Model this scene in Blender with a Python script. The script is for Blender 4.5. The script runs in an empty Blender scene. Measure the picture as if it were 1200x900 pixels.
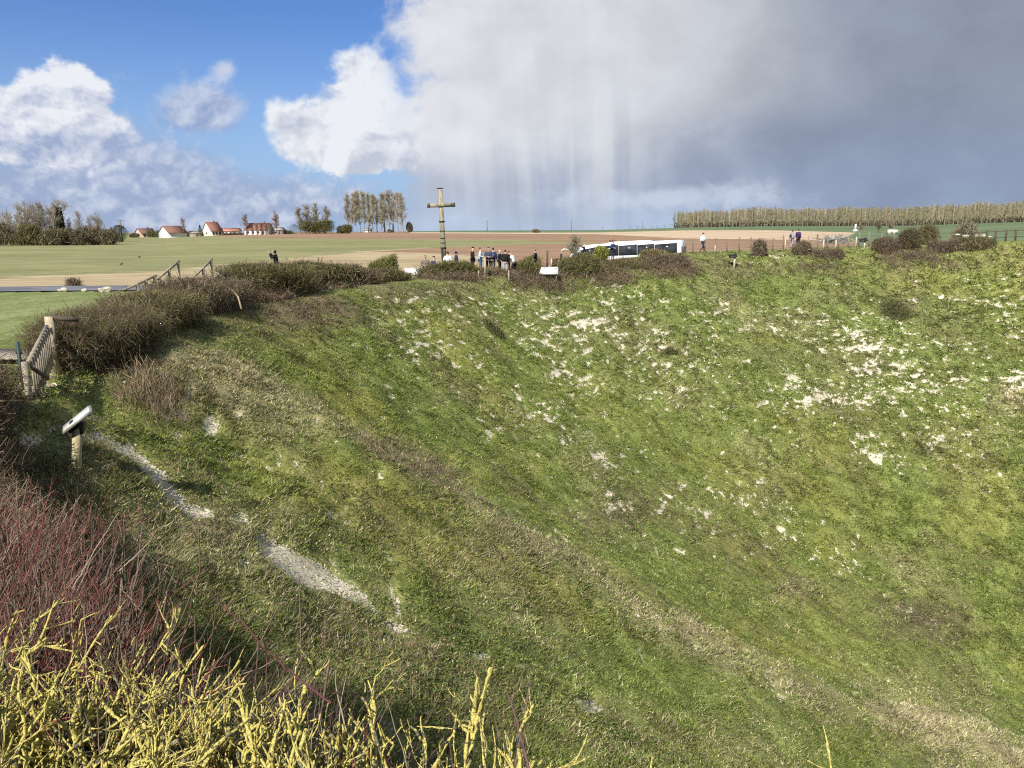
import bpy, bmesh, math, random
import numpy as np
from mathutils import Vector, Matrix

# ------------------------------------------------------------------ camera, world, sun, exposure
SC = bpy.context.scene
COL = SC.collection
EYE = 3.0
F = 901.0
PITCH = math.radians(11.17)
cam_d = bpy.data.cameras.new('camera')
cam_d.sensor_width = 36.0
cam_d.lens = 36.0 * F / 1200.0
cam_d.clip_start = 0.05
cam_d.clip_end = 9000
cam = bpy.data.objects.new('camera', cam_d)
COL.objects.link(cam)
cam.location = (0, 0, EYE)
cam.rotation_euler = (math.pi / 2 - PITCH, 0, 0)
SC.camera = cam
SC.view_settings.view_transform = 'Standard'
SC.view_settings.look = 'None'
SC.view_settings.gamma = 1
SC.view_settings.use_curve_mapping = False
SC.view_settings.exposure = 0.62
SC.cycles.max_bounces = 4
SC.cycles.diffuse_bounces = 2
SC.cycles.transparent_max_bounces = 8
SC.cycles.use_denoising = False
SC.cycles.filter_width = 1.15
SC.cycles.sample_clamp_indirect = 3.0

SUN_EL = math.radians(42.5)
LH = Vector((0.44, 0.90, 0)).normalized()           # horizontal way the light travels
sun_d = bpy.data.lights.new('sun', 'SUN')
sun_d.energy = 4.3
sun_d.angle = math.radians(0.5)
sun_d.color = (1.0, 0.93, 0.82)
sun = bpy.data.objects.new('sun', sun_d)
COL.objects.link(sun)
LD = Vector((LH.x * math.cos(SUN_EL), LH.y * math.cos(SUN_EL), -math.sin(SUN_EL)))
sun.rotation_euler = LD.to_track_quat('-Z', 'Y').to_euler()
sun.location = (-30, -40, 60)

world = bpy.data.worlds.new('World')
SC.world = world
world.use_nodes = True
WT = world.node_tree
WT.nodes.clear()


class S:
    """a node socket with arithmetic, to write shader maths as expressions"""
    def __init__(s, t, sock):
        s.t = t; s.k = sock

    @staticmethod
    def m(t, op, *a, clamp=False):
        n = t.nodes.new('ShaderNodeMath'); n.operation = op; n.use_clamp = clamp
        for i, v in enumerate(a):
            if isinstance(v, S): t.links.new(v.k, n.inputs[i])
            else: n.inputs[i].default_value = v
        return S(t, n.outputs[0])

    def __add__(s, o): return S.m(s.t, 'ADD', s, o)
    __radd__ = __add__
    def __sub__(s, o): return S.m(s.t, 'SUBTRACT', s, o)
    def __rsub__(s, o): return S.m(s.t, 'SUBTRACT', o, s)
    def __mul__(s, o): return S.m(s.t, 'MULTIPLY', s, o)
    __rmul__ = __mul__
    def __truediv__(s, o): return S.m(s.t, 'DIVIDE', s, o)
    def __pow__(s, o): return S.m(s.t, 'POWER', s, o)
    def clamp(s): return S.m(s.t, 'ADD', s, 0.0, clamp=True)
    def exp(s): return S.m(s.t, 'EXPONENT', s)
    def mx(s, o): return S.m(s.t, 'MAXIMUM', s, o)
    def mn(s, o): return S.m(s.t, 'MINIMUM', s, o)


def smooth(x, a, b):
    n = x.t.nodes.new('ShaderNodeMapRange'); n.interpolation_type = 'SMOOTHSTEP'
    x.t.links.new(x.k, n.inputs[0])
    n.inputs[1].default_value = a; n.inputs[2].default_value = b
    n.inputs[3].default_value = 0; n.inputs[4].default_value = 1
    return S(x.t, n.outputs[0])


def comb(t, x, y, z=0.0):
    n = t.nodes.new('ShaderNodeCombineXYZ')
    for i, v in enumerate((x, y, z)):
        if isinstance(v, S): t.links.new(v.k, n.inputs[i])
        else: n.inputs[i].default_value = v
    return S(t, n.outputs[0])


def noise(t, vec, scale=1.0, detail=6.0, rough=0.55, dist=0.0, lac=2.0, col=False):
    n = t.nodes.new('ShaderNodeTexNoise')
    n.inputs['Scale'].default_value = scale
    n.inputs['Detail'].default_value = detail
    n.inputs['Roughness'].default_value = rough
    n.inputs['Lacunarity'].default_value = lac
    n.inputs['Distortion'].default_value = dist
    if vec is not None: t.links.new(vec.k, n.inputs['Vector'])
    return S(t, n.outputs['Color' if col else 0])


def mixc(t, f, a, b, mode='MIX'):
    n = t.nodes.new('ShaderNodeMix'); n.data_type = 'RGBA'; n.blend_type = mode
    for i, v in ((0, f), (6, a), (7, b)):
        if isinstance(v, S): t.links.new(v.k, n.inputs[i])
        elif i == 0: n.inputs[0].default_value = v
        else: n.inputs[i].default_value = (*v, 1)
    return S(t, n.outputs[2])


def sRGB(r, g, b):
    def c(v):
        v /= 255
        return v / 12.92 if v <= 0.04045 else ((v + 0.055) / 1.055) ** 2.4
    return (c(r), c(g), c(b))


def build_sky():
    t = WT
    tc = t.nodes.new('ShaderNodeTexCoord')
    sep = t.nodes.new('ShaderNodeSeparateXYZ')
    t.links.new(tc.outputs['Generated'], sep.inputs[0])
    x, y, z = (S(t, sep.outputs[i]) for i in range(3))
    az = S.m(t, 'ARCTAN2', x, y) * (180 / math.pi)     # degrees right of north (+Y)
    el = S.m(t, 'ARCSINE', z) * (180 / math.pi)        # degrees above the horizon
    sky = t.nodes.new('ShaderNodeTexSky')
    sky.sky_type = 'NISHITA'
    sky.sun_disc = False
    sky.sun_elevation = SUN_EL
    sky.sun_rotation = math.radians(206)
    sky.altitude = 100
    sky.air_density = 1.1
    sky.dust_density = 0.6
    sky.ozone_density = 2.5
    hsv = t.nodes.new('ShaderNodeHueSaturation')
    hsv.inputs['Saturation'].default_value = 1.12
    hsv.inputs['Value'].default_value = .52
    t.links.new(sky.outputs[0], hsv.inputs['Color'])
    blue = mixc(t, 1.0, S(t, hsv.outputs[0]), (.80, .98, 1.42), 'MULTIPLY')
    EX = 2 ** SC.view_settings.exposure
    def C(r, g, b):                                    # sky tone wanted on the picture -> radiance / background strength
        c = sRGB(r, g, b)
        return tuple(v / EX / BG for v in c)

    # warped coordinates
    wv = comb(t, az * 0.16, el * 0.2, 3.1)
    wx = (noise(t, wv, 1.0, 3, .5) - 0.5) * 5.0
    wy = (noise(t, comb(t, az * 0.16, el * 0.2, 17.7), 1.0, 3, .5) - 0.5) * 4.0
    az2, el2 = az + wx, el + wy

    def blob(ca, ce, sa, se, p=2.0, A=az, E=el):
        dx = (A - ca) / sa; dy = (E - ce) / se
        return ((dx * dx + dy * dy) * -1.0).exp()

    big = noise(t, comb(t, az * 0.2, el * 0.25, 5.0), 1.0, 9, .58, .3)
    big_s = noise(t, comb(t, az * 0.2 - 0.16, el * 0.25 + 0.18, 5.0), 1.0, 9, .58, .3)   # towards the sun
    fine = noise(t, comb(t, az * 0.62, el * 0.7, 9.0), 1.0, 8, .6, .3)
    relief = (big_s - big) * 5.5                        # >0: side turned away from the sun
    fine_s = noise(t, comb(t, az * 0.62 - .14, el * 0.7 + .16, 9.0), 1.0, 8, .6, .3)
    rel2 = fine_s - fine
    streak = noise(t, comb(t, az * 0.50 + el * 0.03 + wx * .05, el * 0.028, 2.0), 1.0, 3, .5, .25)
    soft = noise(t, comb(t, az * 0.05, el * 0.08, 8.0), 1.0, 5, .5, .3)

    out = blue
    # pale air near the horizon
    hz = smooth(el, 15.0, 0.5)
    out = mixc(t, hz * 0.75, out, C(160, 192, 232))
    # low broken layer on the left, pale blue grey
    low = blob(-34, 3.0, 17, 5.4) + blob(-15, 1.5, 12, 2.4) * 0.75 + blob(-25, 4, 5, 3) * .3
    la = smooth(low + (big - 0.5) * 1.6 + (fine - .5) * .7, 0.30, 1.05)
    lcol = mixc(t, smooth(fine + (big - .5) * .6, 0.40, 0.72), C(158, 173, 206), C(206, 214, 231))
    out = mixc(t, la * 0.92, out, lcol)

    def cumulus(dens, lo, hi, base_el, top_el, white, grey, out, k=1.0, shade=1.0, op=1.0):
        d = dens + (big - 0.5) * 1.15 * k + (fine - 0.5) * 0.75
        a = smooth(d, lo, hi)
        edge = smooth(d, hi + .45, hi)                  # thin sunlit rims stay white
        lit = ((relief * -0.85 + 0.42) + (rel2 * -1.5) + edge * .22 + (smooth(el, base_el, top_el) - 0.5) * 0.95 * shade + .10).clamp()
        c = mixc(t, lit, grey, white)
        return mixc(t, a * op, out, c)

    wh = C(236, 239, 245)
    # small clouds between
    out = cumulus(blob(-21.0, 8.0, 3.3, 1.7) * 1.25 + blob(-19.4, 10.6, 1.0, .8) * .75 + blob(-19.0, 2.3, 1.3, .8) * .55 + blob(-23, 6.6, 3, .8) * .2,
                  0.40, 0.95, 6.0, 10.5, C(206, 214, 232), C(150, 166, 202), out, .8, 1.0, .88)
    # left tower
    out = cumulus(blob(-28.6, 8.0, 2.5, 2.4) + blob(-31.6, 6.3, 3.0, 2.2) * .95 + blob(-34, 5.5, 4, 2.6) * .5 + blob(-26.5, 4.6, 3.4, 2.4) * .55,
                  0.46, 0.70, 3.5, 10.0, wh, C(160, 175, 208), out, 0.8)
    # ---- the big shower cloud filling the right
    front = smooth(az + (el - 8) * -0.10 + (big - .5) * 9 + (fine - .5) * 5, -10.0, -6.0)
    g = smooth(az + (soft - .5) * 15 - el * 0.15, 3, 25)
    sheet = mixc(t, g, C(212, 215, 221), C(144, 154, 172))
    gl = smooth(el + (soft - .5) * 6 + (big - .5) * 2.5, 8.5, 3.0)
    sheet = mixc(t, gl * 0.75, sheet, C(144, 160, 190))
    low2 = smooth(el, 3.5, 0.3) * smooth(az, 26, 12)
    sheet = mixc(t, low2 * 0.85, sheet, C(178, 196, 224))
    band = blob(20, 6.2, 14, 2.0)
    sheet = mixc(t, band * 0.55, sheet, C(134, 146, 172))
    st = smooth(streak, 0.36, 0.62) * (blob(4.6, 8.5, 4.6, 8.0) + blob(-3, 10, 6, 8) * .5).clamp()
    sheet = mixc(t, st * 0.95, sheet, C(218, 223, 228))
    wht = blob(-5.5, 12, 6, 8) + blob(8, 13, 7, 6) * .35
    sheet = mixc(t, (wht * 0.85).clamp(), sheet, C(224, 226, 232))
    bil = smooth(big + (fine - .5) * .5, .46, .70) * (blob(9, 8.6, 5, 3.4) + blob(16, 3.1, 4, 1.0) * .4).clamp()
    sheet = mixc(t, bil * 0.65, sheet, C(198, 204, 217))
    mott = (big - .5) * .5 + (soft - .5) * .4
    sheet = mixc(t, 1.0, sheet, comb(t, mott + 1, mott + 1, mott * .9 + 1), 'MULTIPLY')
    out = mixc(t, front, out, sheet)
    # sunlit cumulus in front of it, flat base
    basecut = smooth(el + (fine - .5) * 1.6 + (big - .5) * 1.5, 3.0, 4.6)
    fade = smooth(az + (fine - .5) * 4 + (big - .5) * 8 + (el - 8) * .3, -4.4, -9.6)
    dens = (blob(-10.2, 8.2, 3.5, 3.6) + blob(-12.2, 6.0, 3.3, 2.4) * .9 + blob(-15.8, 7.0, 2.0, 2.4) * .7 + blob(-10.2, 11.4, 2.0, 1.2) * .5 + blob(-8, 6, 4, 3) * .5) * basecut
    out = cumulus(dens, 0.42, 0.78, 2.2, 8.5, wh, C(192, 200, 217), out, .8, .9, fade)
    # low bright scraps under the shower
    sc = blob(9, 2.3, 10, 1.0) + blob(-1, 1.6, 6, .8) * .4 + blob(15, 2.9, 4, 1.2) * .7
    sa = smooth(sc * .8 + (big - .5) * 1.6 + (fine - .5) * 1.3, 0.40, 1.15)
    out = mixc(t, sa * 0.75, out, C(204, 213, 231))
    # ground bounce below the horizon
    out = mixc(t, smooth(el, 0.0, -3.0), out, C(120, 125, 120))
    bg = t.nodes.new('ShaderNodeBackground')
    bg.inputs[1].default_value = BG
    t.links.new(out.k, bg.inputs[0])
    ow = t.nodes.new('ShaderNodeOutputWorld')
    t.links.new(bg.outputs[0], ow.inputs[0])


BG = 0.11
build_sky()

# ------------------------------------------------------------------ helpers
rng = np.random.default_rng(7)
R = np.radians
CX, CY, RIM = 30.0, 25.0, 42.0
CP, SP = math.cos(PITCH), math.sin(PITCH)


def ray(px, py):
    u = (px - 600) / F; v = (py - 450) / F
    return np.array([u, CP - v * SP, -SP - v * CP])


def at(px, py, Y):
    """the point of the place seen at that bearing and drop, Y metres north"""
    d = ray(px, py)
    return Vector((d[0] / d[1] * Y, Y, EYE + d[2] / d[1] * Y))


def proj(x, y, z):
    f = y * CP - (z - EYE) * SP
    dn = -(z - EYE) * CP - y * SP
    f = np.where(np.abs(f) < 1e-3, 1e-3, f)
    px = 600 + F * x / f; py = 450 + F * dn / f
    bad = f < 0.05
    return np.where(bad, -9999, px), np.where(bad, -9999, py)


def hash2(ix, iy, seed):
    h = (ix.astype(np.int64) * 374761393 + iy.astype(np.int64) * 668265263 + seed * 974634777) & 0xFFFFFFFF
    h = ((h ^ (h >> 13)) * 1274126177) & 0xFFFFFFFF
    h = (h ^ (h >> 16)) & 0xFFFFFFFF
    return h / 4294967295.0


def vn(x, y, seed=0):
    ix = np.floor(x); iy = np.floor(y)
    fx = x - ix; fy = y - iy
    fx = fx * fx * (3 - 2 * fx); fy = fy * fy * (3 - 2 * fy)
    a = hash2(ix, iy, seed); b = hash2(ix + 1, iy, seed)
    c = hash2(ix, iy + 1, seed); d = hash2(ix + 1, iy + 1, seed)
    return (a * (1 - fx) + b * fx) * (1 - fy) + (c * (1 - fx) + d * fx) * fy


def fbm(x, y, seed=0, oct=4, g=0.5):
    s = 0; a = 1; n = 0
    for i in range(oct):
        s = s + a * vn(x * 2 ** i + 13.7 * i, y * 2 ** i - 7.1 * i, seed + i); n += a; a *= g
    return s / n


# rim height round the crater, from bearings and drops below the eye
_rim = [(0, 2.0, 2.05), (-3, 5, 2.5), (-7.2, 11, 3.0), (-10.6, 17, 3.15), (-11.6, 24, 3.0), (-11.4, 32, 2.95), (-9.3, 42, 3.05), (-3, 52, 3.0),
        (3, 57, 2.85), (9, 61.5, 2.2), (15, 63.5, 1.75), (24, 66.5, 1.5), (34, 67, 1.12), (43, 65, 0.72), (60, 54, 0.7), (71, 30, 0.8),
        (66, 2, 1.2), (45, -14, 1.6), (20, -15.8, 1.9), (6, -9.5, 2.0)]
_ra = np.array([math.atan2(y - CY, x - CX) for x, y, d in _rim]); _rd = np.array([d for *_, d in _rim])
_o = np.argsort(_ra); _ra = _ra[_o]; _rd = _rd[_o]
_ra = np.concatenate([[_ra[-1] - 2 * math.pi], _ra, [_ra[0] + 2 * math.pi]]); _rd = np.concatenate([[_rd[-1]], _rd, [_rd[0]]])


def rimz(x, y):
    return EYE - np.interp(np.arctan2(y - CY, x - CX), _ra, _rd)


# open country: drop below the eye by bearing (as photo column) and distance
_cols = np.array([-1200, -200, 0, 200, 265, 330, 450, 550, 700, 800, 900, 1050, 1200, 1600, 2600.0])
_dist = np.array([2, 30, 60, 85, 120, 200, 300, 385, 450, 700, 1000, 1800, 4000.0])
_D = np.array([
    [3.0, 3.6, 4.6, 4.6, 4.4, 4.2, 4.0, 3.8, 3.6, 3.0, 2.5, 2.5, 3],
    [3.0, 3.5, 4.5, 4.5, 4.4, 4.2, 4.0, 3.8, 3.6, 3.0, 2.5, 2.5, 3],
    [3.0, 3.3, 4.3, 4.4, 4.3, 3.9, 3.7, 3.4, 3.2, 2.4, 1.8, 2.0, 3],
    [3.0, 3.2, 4.3, 4.3, 4.2, 3.9, 3.6, 3.3, 2.8, 2.0, 1.4, 1.6, 2],
    [3.0, 3.1, 4.2, 4.2, 4.0, 3.4, 2.4, 1.8, 1.4, 1.0, 0.6, 1.0, 2],
    [3.0, 3.1, 4.2, 4.2, 3.9, 3.1, 2.0, 1.1, 0.7, 0.3, 0.2, 0.8, 2],
    [3.0, 3.1, 4.3, 4.3, 3.9, 3.0, 1.7, 0.7, 0.1, -0.6, -0.6, 0.6, 2],
    [3.0, 3.1, 4.3, 4.3, 3.9, 3.0, 1.7, 0.8, 0.1, -1.4, -2.0, 0.0, 2],
    [3.0, 3.1, 4.2, 4.3, 3.9, 2.9, 1.5, 0.6, -0.1, -1.8, -2.6, -1.0, 2],
    [3.0, 3.0, 3.8, 4.0, 3.6, 2.4, 1.0, -0.2, -1.2, -4.0, -3.8, -2.0, 2],
    [3.0, 3.0, 3.2, 3.3, 2.9, 1.9, 0.5, -0.9, -1.9, -5.0, -6.0, -4.0, 2],
    [3.0, 3.0, 2.8, 2.8, 2.3, 1.2, 0.1, -1.5, -2.3, -5.0, -6.5, -4.0, 2],
    [3.0, 3.0, 2.4, 2.4, 1.7, 0.2, -1.8, -3.3, -4.3, -7.8, -9.0, -6.0, 2],
    [3.0, 3.0, 2.2, 2.2, 1.4, -0.6, -3, -5, -6, -9, -11, -8, 2],
    [3.0, 3.0, 2.2, 2.2, 1.4, -0.6, -3, -5, -6, -9, -11, -8, 2]])


def plainz(x, y):
    d = np.maximum(np.hypot(x, y), 2.01)
    c = np.where(y > 0.01, 600 + F * x / np.maximum(y, 0.01), np.where(x > 0, 2600, -1200))
    c = np.clip(c, -1199, 2599); d = np.minimum(d, 3999)
    i = np.clip(np.searchsorted(_cols, c) - 1, 0, len(_cols) - 2)
    ld = np.log(_dist)
    j = np.clip(np.searchsorted(_dist, d) - 1, 0, len(_dist) - 2)
    u = (c - _cols[i]) / (_cols[i + 1] - _cols[i]); v = (np.log(d) - ld[j]) / (ld[j + 1] - ld[j])
    D = (_D[i, j] * (1 - u) + _D[i + 1, j] * u) * (1 - v) + (_D[i, j + 1] * (1 - u) + _D[i + 1, j + 1] * u) * v
    return EYE - D


def ss(x):
    x = np.clip(x, 0, 1); return x * x * (3 - 2 * x)


RIDGE = None


def seg_dist(x, y, pts):
    best = np.full(np.shape(x), 1e9); par = np.zeros(np.shape(x)); sgn = np.zeros(np.shape(x))
    n = len(pts) - 1
    for k in range(n):
        ax, ay = pts[k]; bx, by = pts[k + 1]
        dx, dy = bx - ax, by - ay; L = dx * dx + dy * dy
        t = np.clip(((x - ax) * dx + (y - ay) * dy) / L, 0, 1)
        ex = x - ax - t * dx; ey = y - ay - t * dy
        d = np.hypot(ex, ey)
        m = d < best
        best = np.where(m, d, best); par = np.where(m, (k + t) / n, par)
        sgn = np.where(m, np.sign(dx * ey - dy * ex), sgn)
    return best, par, sgn


def Z(x, y, rough=True):
    x = np.asarray(x, float); y = np.asarray(y, float)
    r = np.hypot(x - CX, y - CY)
    th = np.arctan2(y - CY, x - CX)
    rz = rimz(x, y)
    edge = 40.9 + 0.5 * np.sin(5 * th + 1) + 0.35 * np.sin(11 * th)
    s = edge - r
    sp = 0.5 * (s + np.sqrt(s * s + 0.9))               # soft lip
    dep = 0.665 * sp - 0.0042 * sp * sp
    zin = rz - dep + 0.12
    k = ss((r - 43.6) / 6.0)
    z = zin * (1 - k) + plainz(x, y) * k
    if RIDGE is not None:
        d, t, sg = seg_dist(x, y, RIDGE)
        w = 1.5 + 1.4 * t
        w = np.where(sg > 0, w * 1.25, w)               # far side falls off more gently
        h = (0.30 + 0.62 * t) * ss(t / 0.12) * (.75 + .5 * vn(x * .25, y * .25, 91))
        z = z + h * np.exp(-(d / w) ** 2)
    z = z + 0.66 * np.exp(-((x + 12.9) ** 2 + (y - 42.3) ** 2) / 5.5)      # low bank behind the hedge
    if rough:
        ins = ss((42.5 - r) / 3)
        arc = th * 40
        z = z + ins * ((fbm(x * .28, y * .28, 3, 3) - .5) * 0.9 + (fbm(x * 1.1, y * 1.1, 5, 3) - .5) * 0.20 + (vn(x * 3.2, y * 3.2, 6) - .5) * .07
                       + (vn(arc * .5, s * 1.7, 9) - .5) * 0.20)
        z = z + (1 - ins) * (fbm(x * .2, y * .2, 4, 3) - .5) * 0.10 * ss((130 - np.hypot(x, y)) / 80)
    return z


def zg(x, y): return float(Z(np.array([x]), np.array([y]))[0])


def hit(px, py, near=1.0, far=900.0, rough=True):
    d = ray(px, py); d = d / d[1]
    ys = np.exp(np.linspace(math.log(near), math.log(far), 4000))
    g = Z(d[0] * ys, ys, rough) - (EYE + d[2] * ys)
    i = np.argmax(g > 0)
    y = ys[i]
    return float(d[0] * y), float(y)


_rp = [(165, 408), (205, 418), (300, 462), (400, 522), (520, 604), (620, 660), (700, 706), (800, 762), (900, 806), (1000, 844), (1100, 876), (1190, 903), (1300, 940)]
RIDGE = [hit(px, py, 8, rough=False) for px, py in _rp]


def add(name, me, mats=None, parent=None):
    o = bpy.data.objects.new(name, me)
    COL.objects.link(o)
    for m in (mats or []):
        me.materials.append(m)
    if parent is not None: o.parent = parent
    return o


def mesh(name, V, Q=None, T=None, smooth_=False, attrs=None, mats=None, parent=None, mi=None):
    """numpy vertices, quads, triangles -> one linked mesh object"""
    V = np.ascontiguousarray(V, np.float32).reshape(-1, 3)
    me = bpy.data.meshes.new(name)
    nq = 0 if Q is None else len(Q); nt = 0 if T is None else len(T)
    me.vertices.add(len(V)); me.vertices.foreach_set('co', V.ravel())
    idx = []
    if nq: idx.append(np.asarray(Q, np.int32).ravel())
    if nt: idx.append(np.asarray(T, np.int32).ravel())
    idx = np.concatenate(idx)
    me.loops.add(len(idx)); me.loops.foreach_set('vertex_index', idx)
    me.polygons.add(nq + nt)
    st = np.concatenate([np.arange(nq) * 4, nq * 4 + np.arange(nt) * 3]).astype(np.int32)
    me.polygons.foreach_set('loop_start', st)
    if smooth_: me.polygons.foreach_set('use_smooth', np.ones(nq + nt, bool))
    for k, a in (attrs or {}).items():
        a = np.asarray(a, np.float32)
        if a.ndim == 2 and a.shape[1] == 3 and k != 'cp':
            a = np.concatenate([a, np.ones((len(a), 1), np.float32)], 1)
            at_ = me.attributes.new(k, 'FLOAT_COLOR', 'POINT'); at_.data.foreach_set('color', a.ravel())
        elif a.ndim == 2:
            at_ = me.attributes.new(k, 'FLOAT_VECTOR', 'POINT'); at_.data.foreach_set('vector', a.ravel())
        else:
            at_ = me.attributes.new(k, 'FLOAT', 'POINT'); at_.data.foreach_set('value', a.ravel())
    o = add(name, me, mats, parent)
    if mi is not None: me.polygons.foreach_set('material_index', np.asarray(mi, np.int32))
    me.update(calc_edges=True)
    return o


def tag(o, label=None, cat=None, group=None, kind=None):
    if label: o['label'] = label
    if cat: o['category'] = cat
    if group: o['group'] = group
    if kind: o['kind'] = kind
    return o


def empty(name, loc=(0, 0, 0), rz=0.0, rot=None):
    o = bpy.data.objects.new(name, None)
    COL.objects.link(o)
    o.location = loc
    o.rotation_euler = rot if rot else (0, 0, rz)
    o.empty_display_size = 0.3
    return o


def copy_tree(o, parent=None):
    c = o.copy(); COL.objects.link(c)
    if parent is not None: c.parent = parent
    for ch in [q for q in COL.objects if q.parent == o]:
        copy_tree(ch, c)
    return c


# ---- materials
def mat(name, rough=0.9, spec=0.2):
    m = bpy.data.materials.new(name); m.use_nodes = True
    t = m.node_tree
    b = t.nodes['Principled BSDF']
    b.inputs['Roughness'].default_value = rough
    b.inputs['Specular IOR Level'].default_value = spec
    return m, t, b


def attr(t, name, vec=False):
    n = t.nodes.new('ShaderNodeAttribute'); n.attribute_name = name
    return S(t, n.outputs['Vector' if vec else 'Fac'])


def objco(t):
    n = t.nodes.new('ShaderNodeTexCoord'); return S(t, n.outputs['Object'])


def geopos(t):
    n = t.nodes.new('ShaderNodeNewGeometry'); return S(t, n.outputs['Position'])


def vscale(t, v, s):
    n = t.nodes.new('ShaderNodeVectorMath'); n.operation = 'MULTIPLY'
    t.links.new(v.k, n.inputs[0]); n.inputs[1].default_value = s
    return S(t, n.outputs[0])


def bump(t, b, h, strength=0.3, dist=0.02):
    n = t.nodes.new('ShaderNodeBump'); n.inputs['Strength'].default_value = strength
    n.inputs['Distance'].default_value = dist
    t.links.new(h.k, n.inputs['Height']); t.links.new(n.outputs[0], b.inputs['Normal'])


_mc = {}


def plain(name, c, rough=0.7, var=0.15, scale=6.0, metal=0.0, spec=0.3, bmp=0.0):
    """coloured material with a little procedural variation"""
    if name in _mc: return _mc[name]
    m, t, b = mat(name, rough, spec)
    n = noise(t, objco(t), scale, 5, .6)
    a = tuple(v * (1 - var) for v in c); d = tuple(min(1, v * (1 + var)) for v in c)
    t.links.new(mixc(t, smooth(n, .3, .7), a, d).k, b.inputs['Base Color'])
    b.inputs['Metallic'].default_value = metal
    if bmp: bump(t, b, n, bmp, 0.01)
    _mc[name] = m
    return m


def vcol_mat(name, rough=0.85, trans=0.0, spec=0.15, nscale=None, bmp=0):
    m, t, b = mat(name, rough, spec)
    a = t.nodes.new('ShaderNodeAttribute'); a.attribute_name = 'col'
    c = S(t, a.outputs['Color'])
    if nscale:
        n = noise(t, objco(t), nscale, 5, .65)
        k = smooth(n, .25, .75) * 0.7 + 0.65
        c = mixc(t, 1.0, c, comb(t, k, k, k), 'MULTIPLY')
        if bmp: bump(t, b, n, bmp, 0.004)
    t.links.new(c.k, b.inputs['Base Color'])
    if trans:
        tr = t.nodes.new('ShaderNodeBsdfTranslucent')
        t.links.new(c.k, tr.inputs[0])
        mx = t.nodes.new('ShaderNodeMixShader'); mx.inputs[0].default_value = trans
        t.links.new(b.outputs[0], mx.inputs[1]); t.links.new(tr.outputs[0], mx.inputs[2])
        t.links.new(mx.outputs[0], t.nodes['Material Output'].inputs[0])
    return m


M_BLADE = vcol_mat('grass blades', .8, .25)
M_LEAF = vcol_mat('leaves', .7, .25)
M_TWIG = vcol_mat('twigs', .9)
M_BARK = vcol_mat('bark', .95, nscale=9.0)
def lichen_mat():
    m, t, b = mat('lichen crusted bark', .95, .1)
    ly = attr(t, 'ly'); o = objco(t)
    n1 = noise(t, o, 38.0, 5, .65); n2 = noise(t, o, 130.0, 4, .65); n3 = noise(t, o, 420.0, 3, .6)
    f = smooth(ly + (n1 - .5) * 1.9 + (n2 - .5) * 1.2, .38, .49)
    bark = mixc(t, smooth(n2, .42, .62), (.13, .115, .08), (.30, .31, .22))
    bark = mixc(t, smooth(n1, .5, .62) * .6, bark, (.21, .23, .11))
    ye = mixc(t, smooth(n2 + (n3 - .5) * .6, .38, .62), (.36, .33, .10), (.70, .60, .18))
    ye = mixc(t, smooth(n1 + (n3 - .5) * .5, .60, .72) * .7, ye, (.60, .43, .10))
    t.links.new(mixc(t, f, bark, ye).k, b.inputs['Base Color'])
    bump(t, b, n2 + n3 * .8 + f * .8, .9, .0035)
    return m


M_LICHEN = lichen_mat()


# ---- batches of tubes, ribbons, leaves (all numpy)
def tubes(P, rad, k=3, cap=False):
    """P (M,N,3) points, rad (M,N) -> verts, quads"""
    P = np.asarray(P, float); M, N, _ = P.shape
    T = np.gradient(P, axis=1)
    T /= np.linalg.norm(T, axis=2, keepdims=True) + 1e-9
    ref = np.where(np.abs(T[..., 2:3]) > 0.9, np.array([1.0, 0, 0]), np.array([0, 0, 1.0]))
    U = np.cross(T, ref); U /= np.linalg.norm(U, axis=2, keepdims=True) + 1e-9
    W = np.cross(T, U)
    a = np.arange(k) / k * 2 * math.pi
    V = P[:, :, None, :] + rad[:, :, None, None] * (np.cos(a)[None, None, :, None] * U[:, :, None, :] + np.sin(a)[None, None, :, None] * W[:, :, None, :])
    V = V.reshape(-1, 3)
    base = (np.arange(M) * N * k)[:, None, None]
    i = (np.arange(N - 1) * k)[None, :, None]; j = np.arange(k)[None, None, :]; j2 = (j + 1) % k
    q = np.stack([base + i + j, base + i + j2, base + i + k + j2, base + i + k + j], -1).reshape(-1, 4)
    return V, q


def ribbons(P, w, r=None):
    """thin strips facing random ways: (M,N,3),(M,N)"""
    r = r or rng
    P = np.asarray(P, float); M, N, _ = P.shape
    T = P[:, -1] - P[:, 0]
    S_ = np.cross(T, r.normal(size=(M, 3))); S_ /= np.linalg.norm(S_, axis=1, keepdims=True) + 1e-9
    A = P - S_[:, None, :] * w[..., None]; B = P + S_[:, None, :] * w[..., None]
    V = np.stack([A, B], 2).reshape(-1, 3)
    base = (np.arange(M) * N * 2)[:, None]; i = (np.arange(N - 1) * 2)[None, :]
    q = np.stack([base + i, base + i + 1, base + i + 3, base + i + 2], -1).reshape(-1, 4)
    return V, q


def leaves(Cn, size, r=None, up=0.3):
    r = r or rng
    M = len(Cn)
    n = r.normal(size=(M, 3)); n[:, 2] += up
    a = np.cross(n, r.normal(size=(M, 3))); a /= np.linalg.norm(a, axis=1, keepdims=True) + 1e-9
    n /= np.linalg.norm(n, axis=1, keepdims=True)
    b = np.cross(n, a)
    s = np.asarray(size).reshape(-1, 1) * np.ones((M, 1))
    V = np.stack([Cn - a * s, Cn + b * s * .55, Cn + a * s, Cn - b * s * .55], 1).reshape(-1, 3)
    return V, np.arange(M * 4).reshape(-1, 4)


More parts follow.
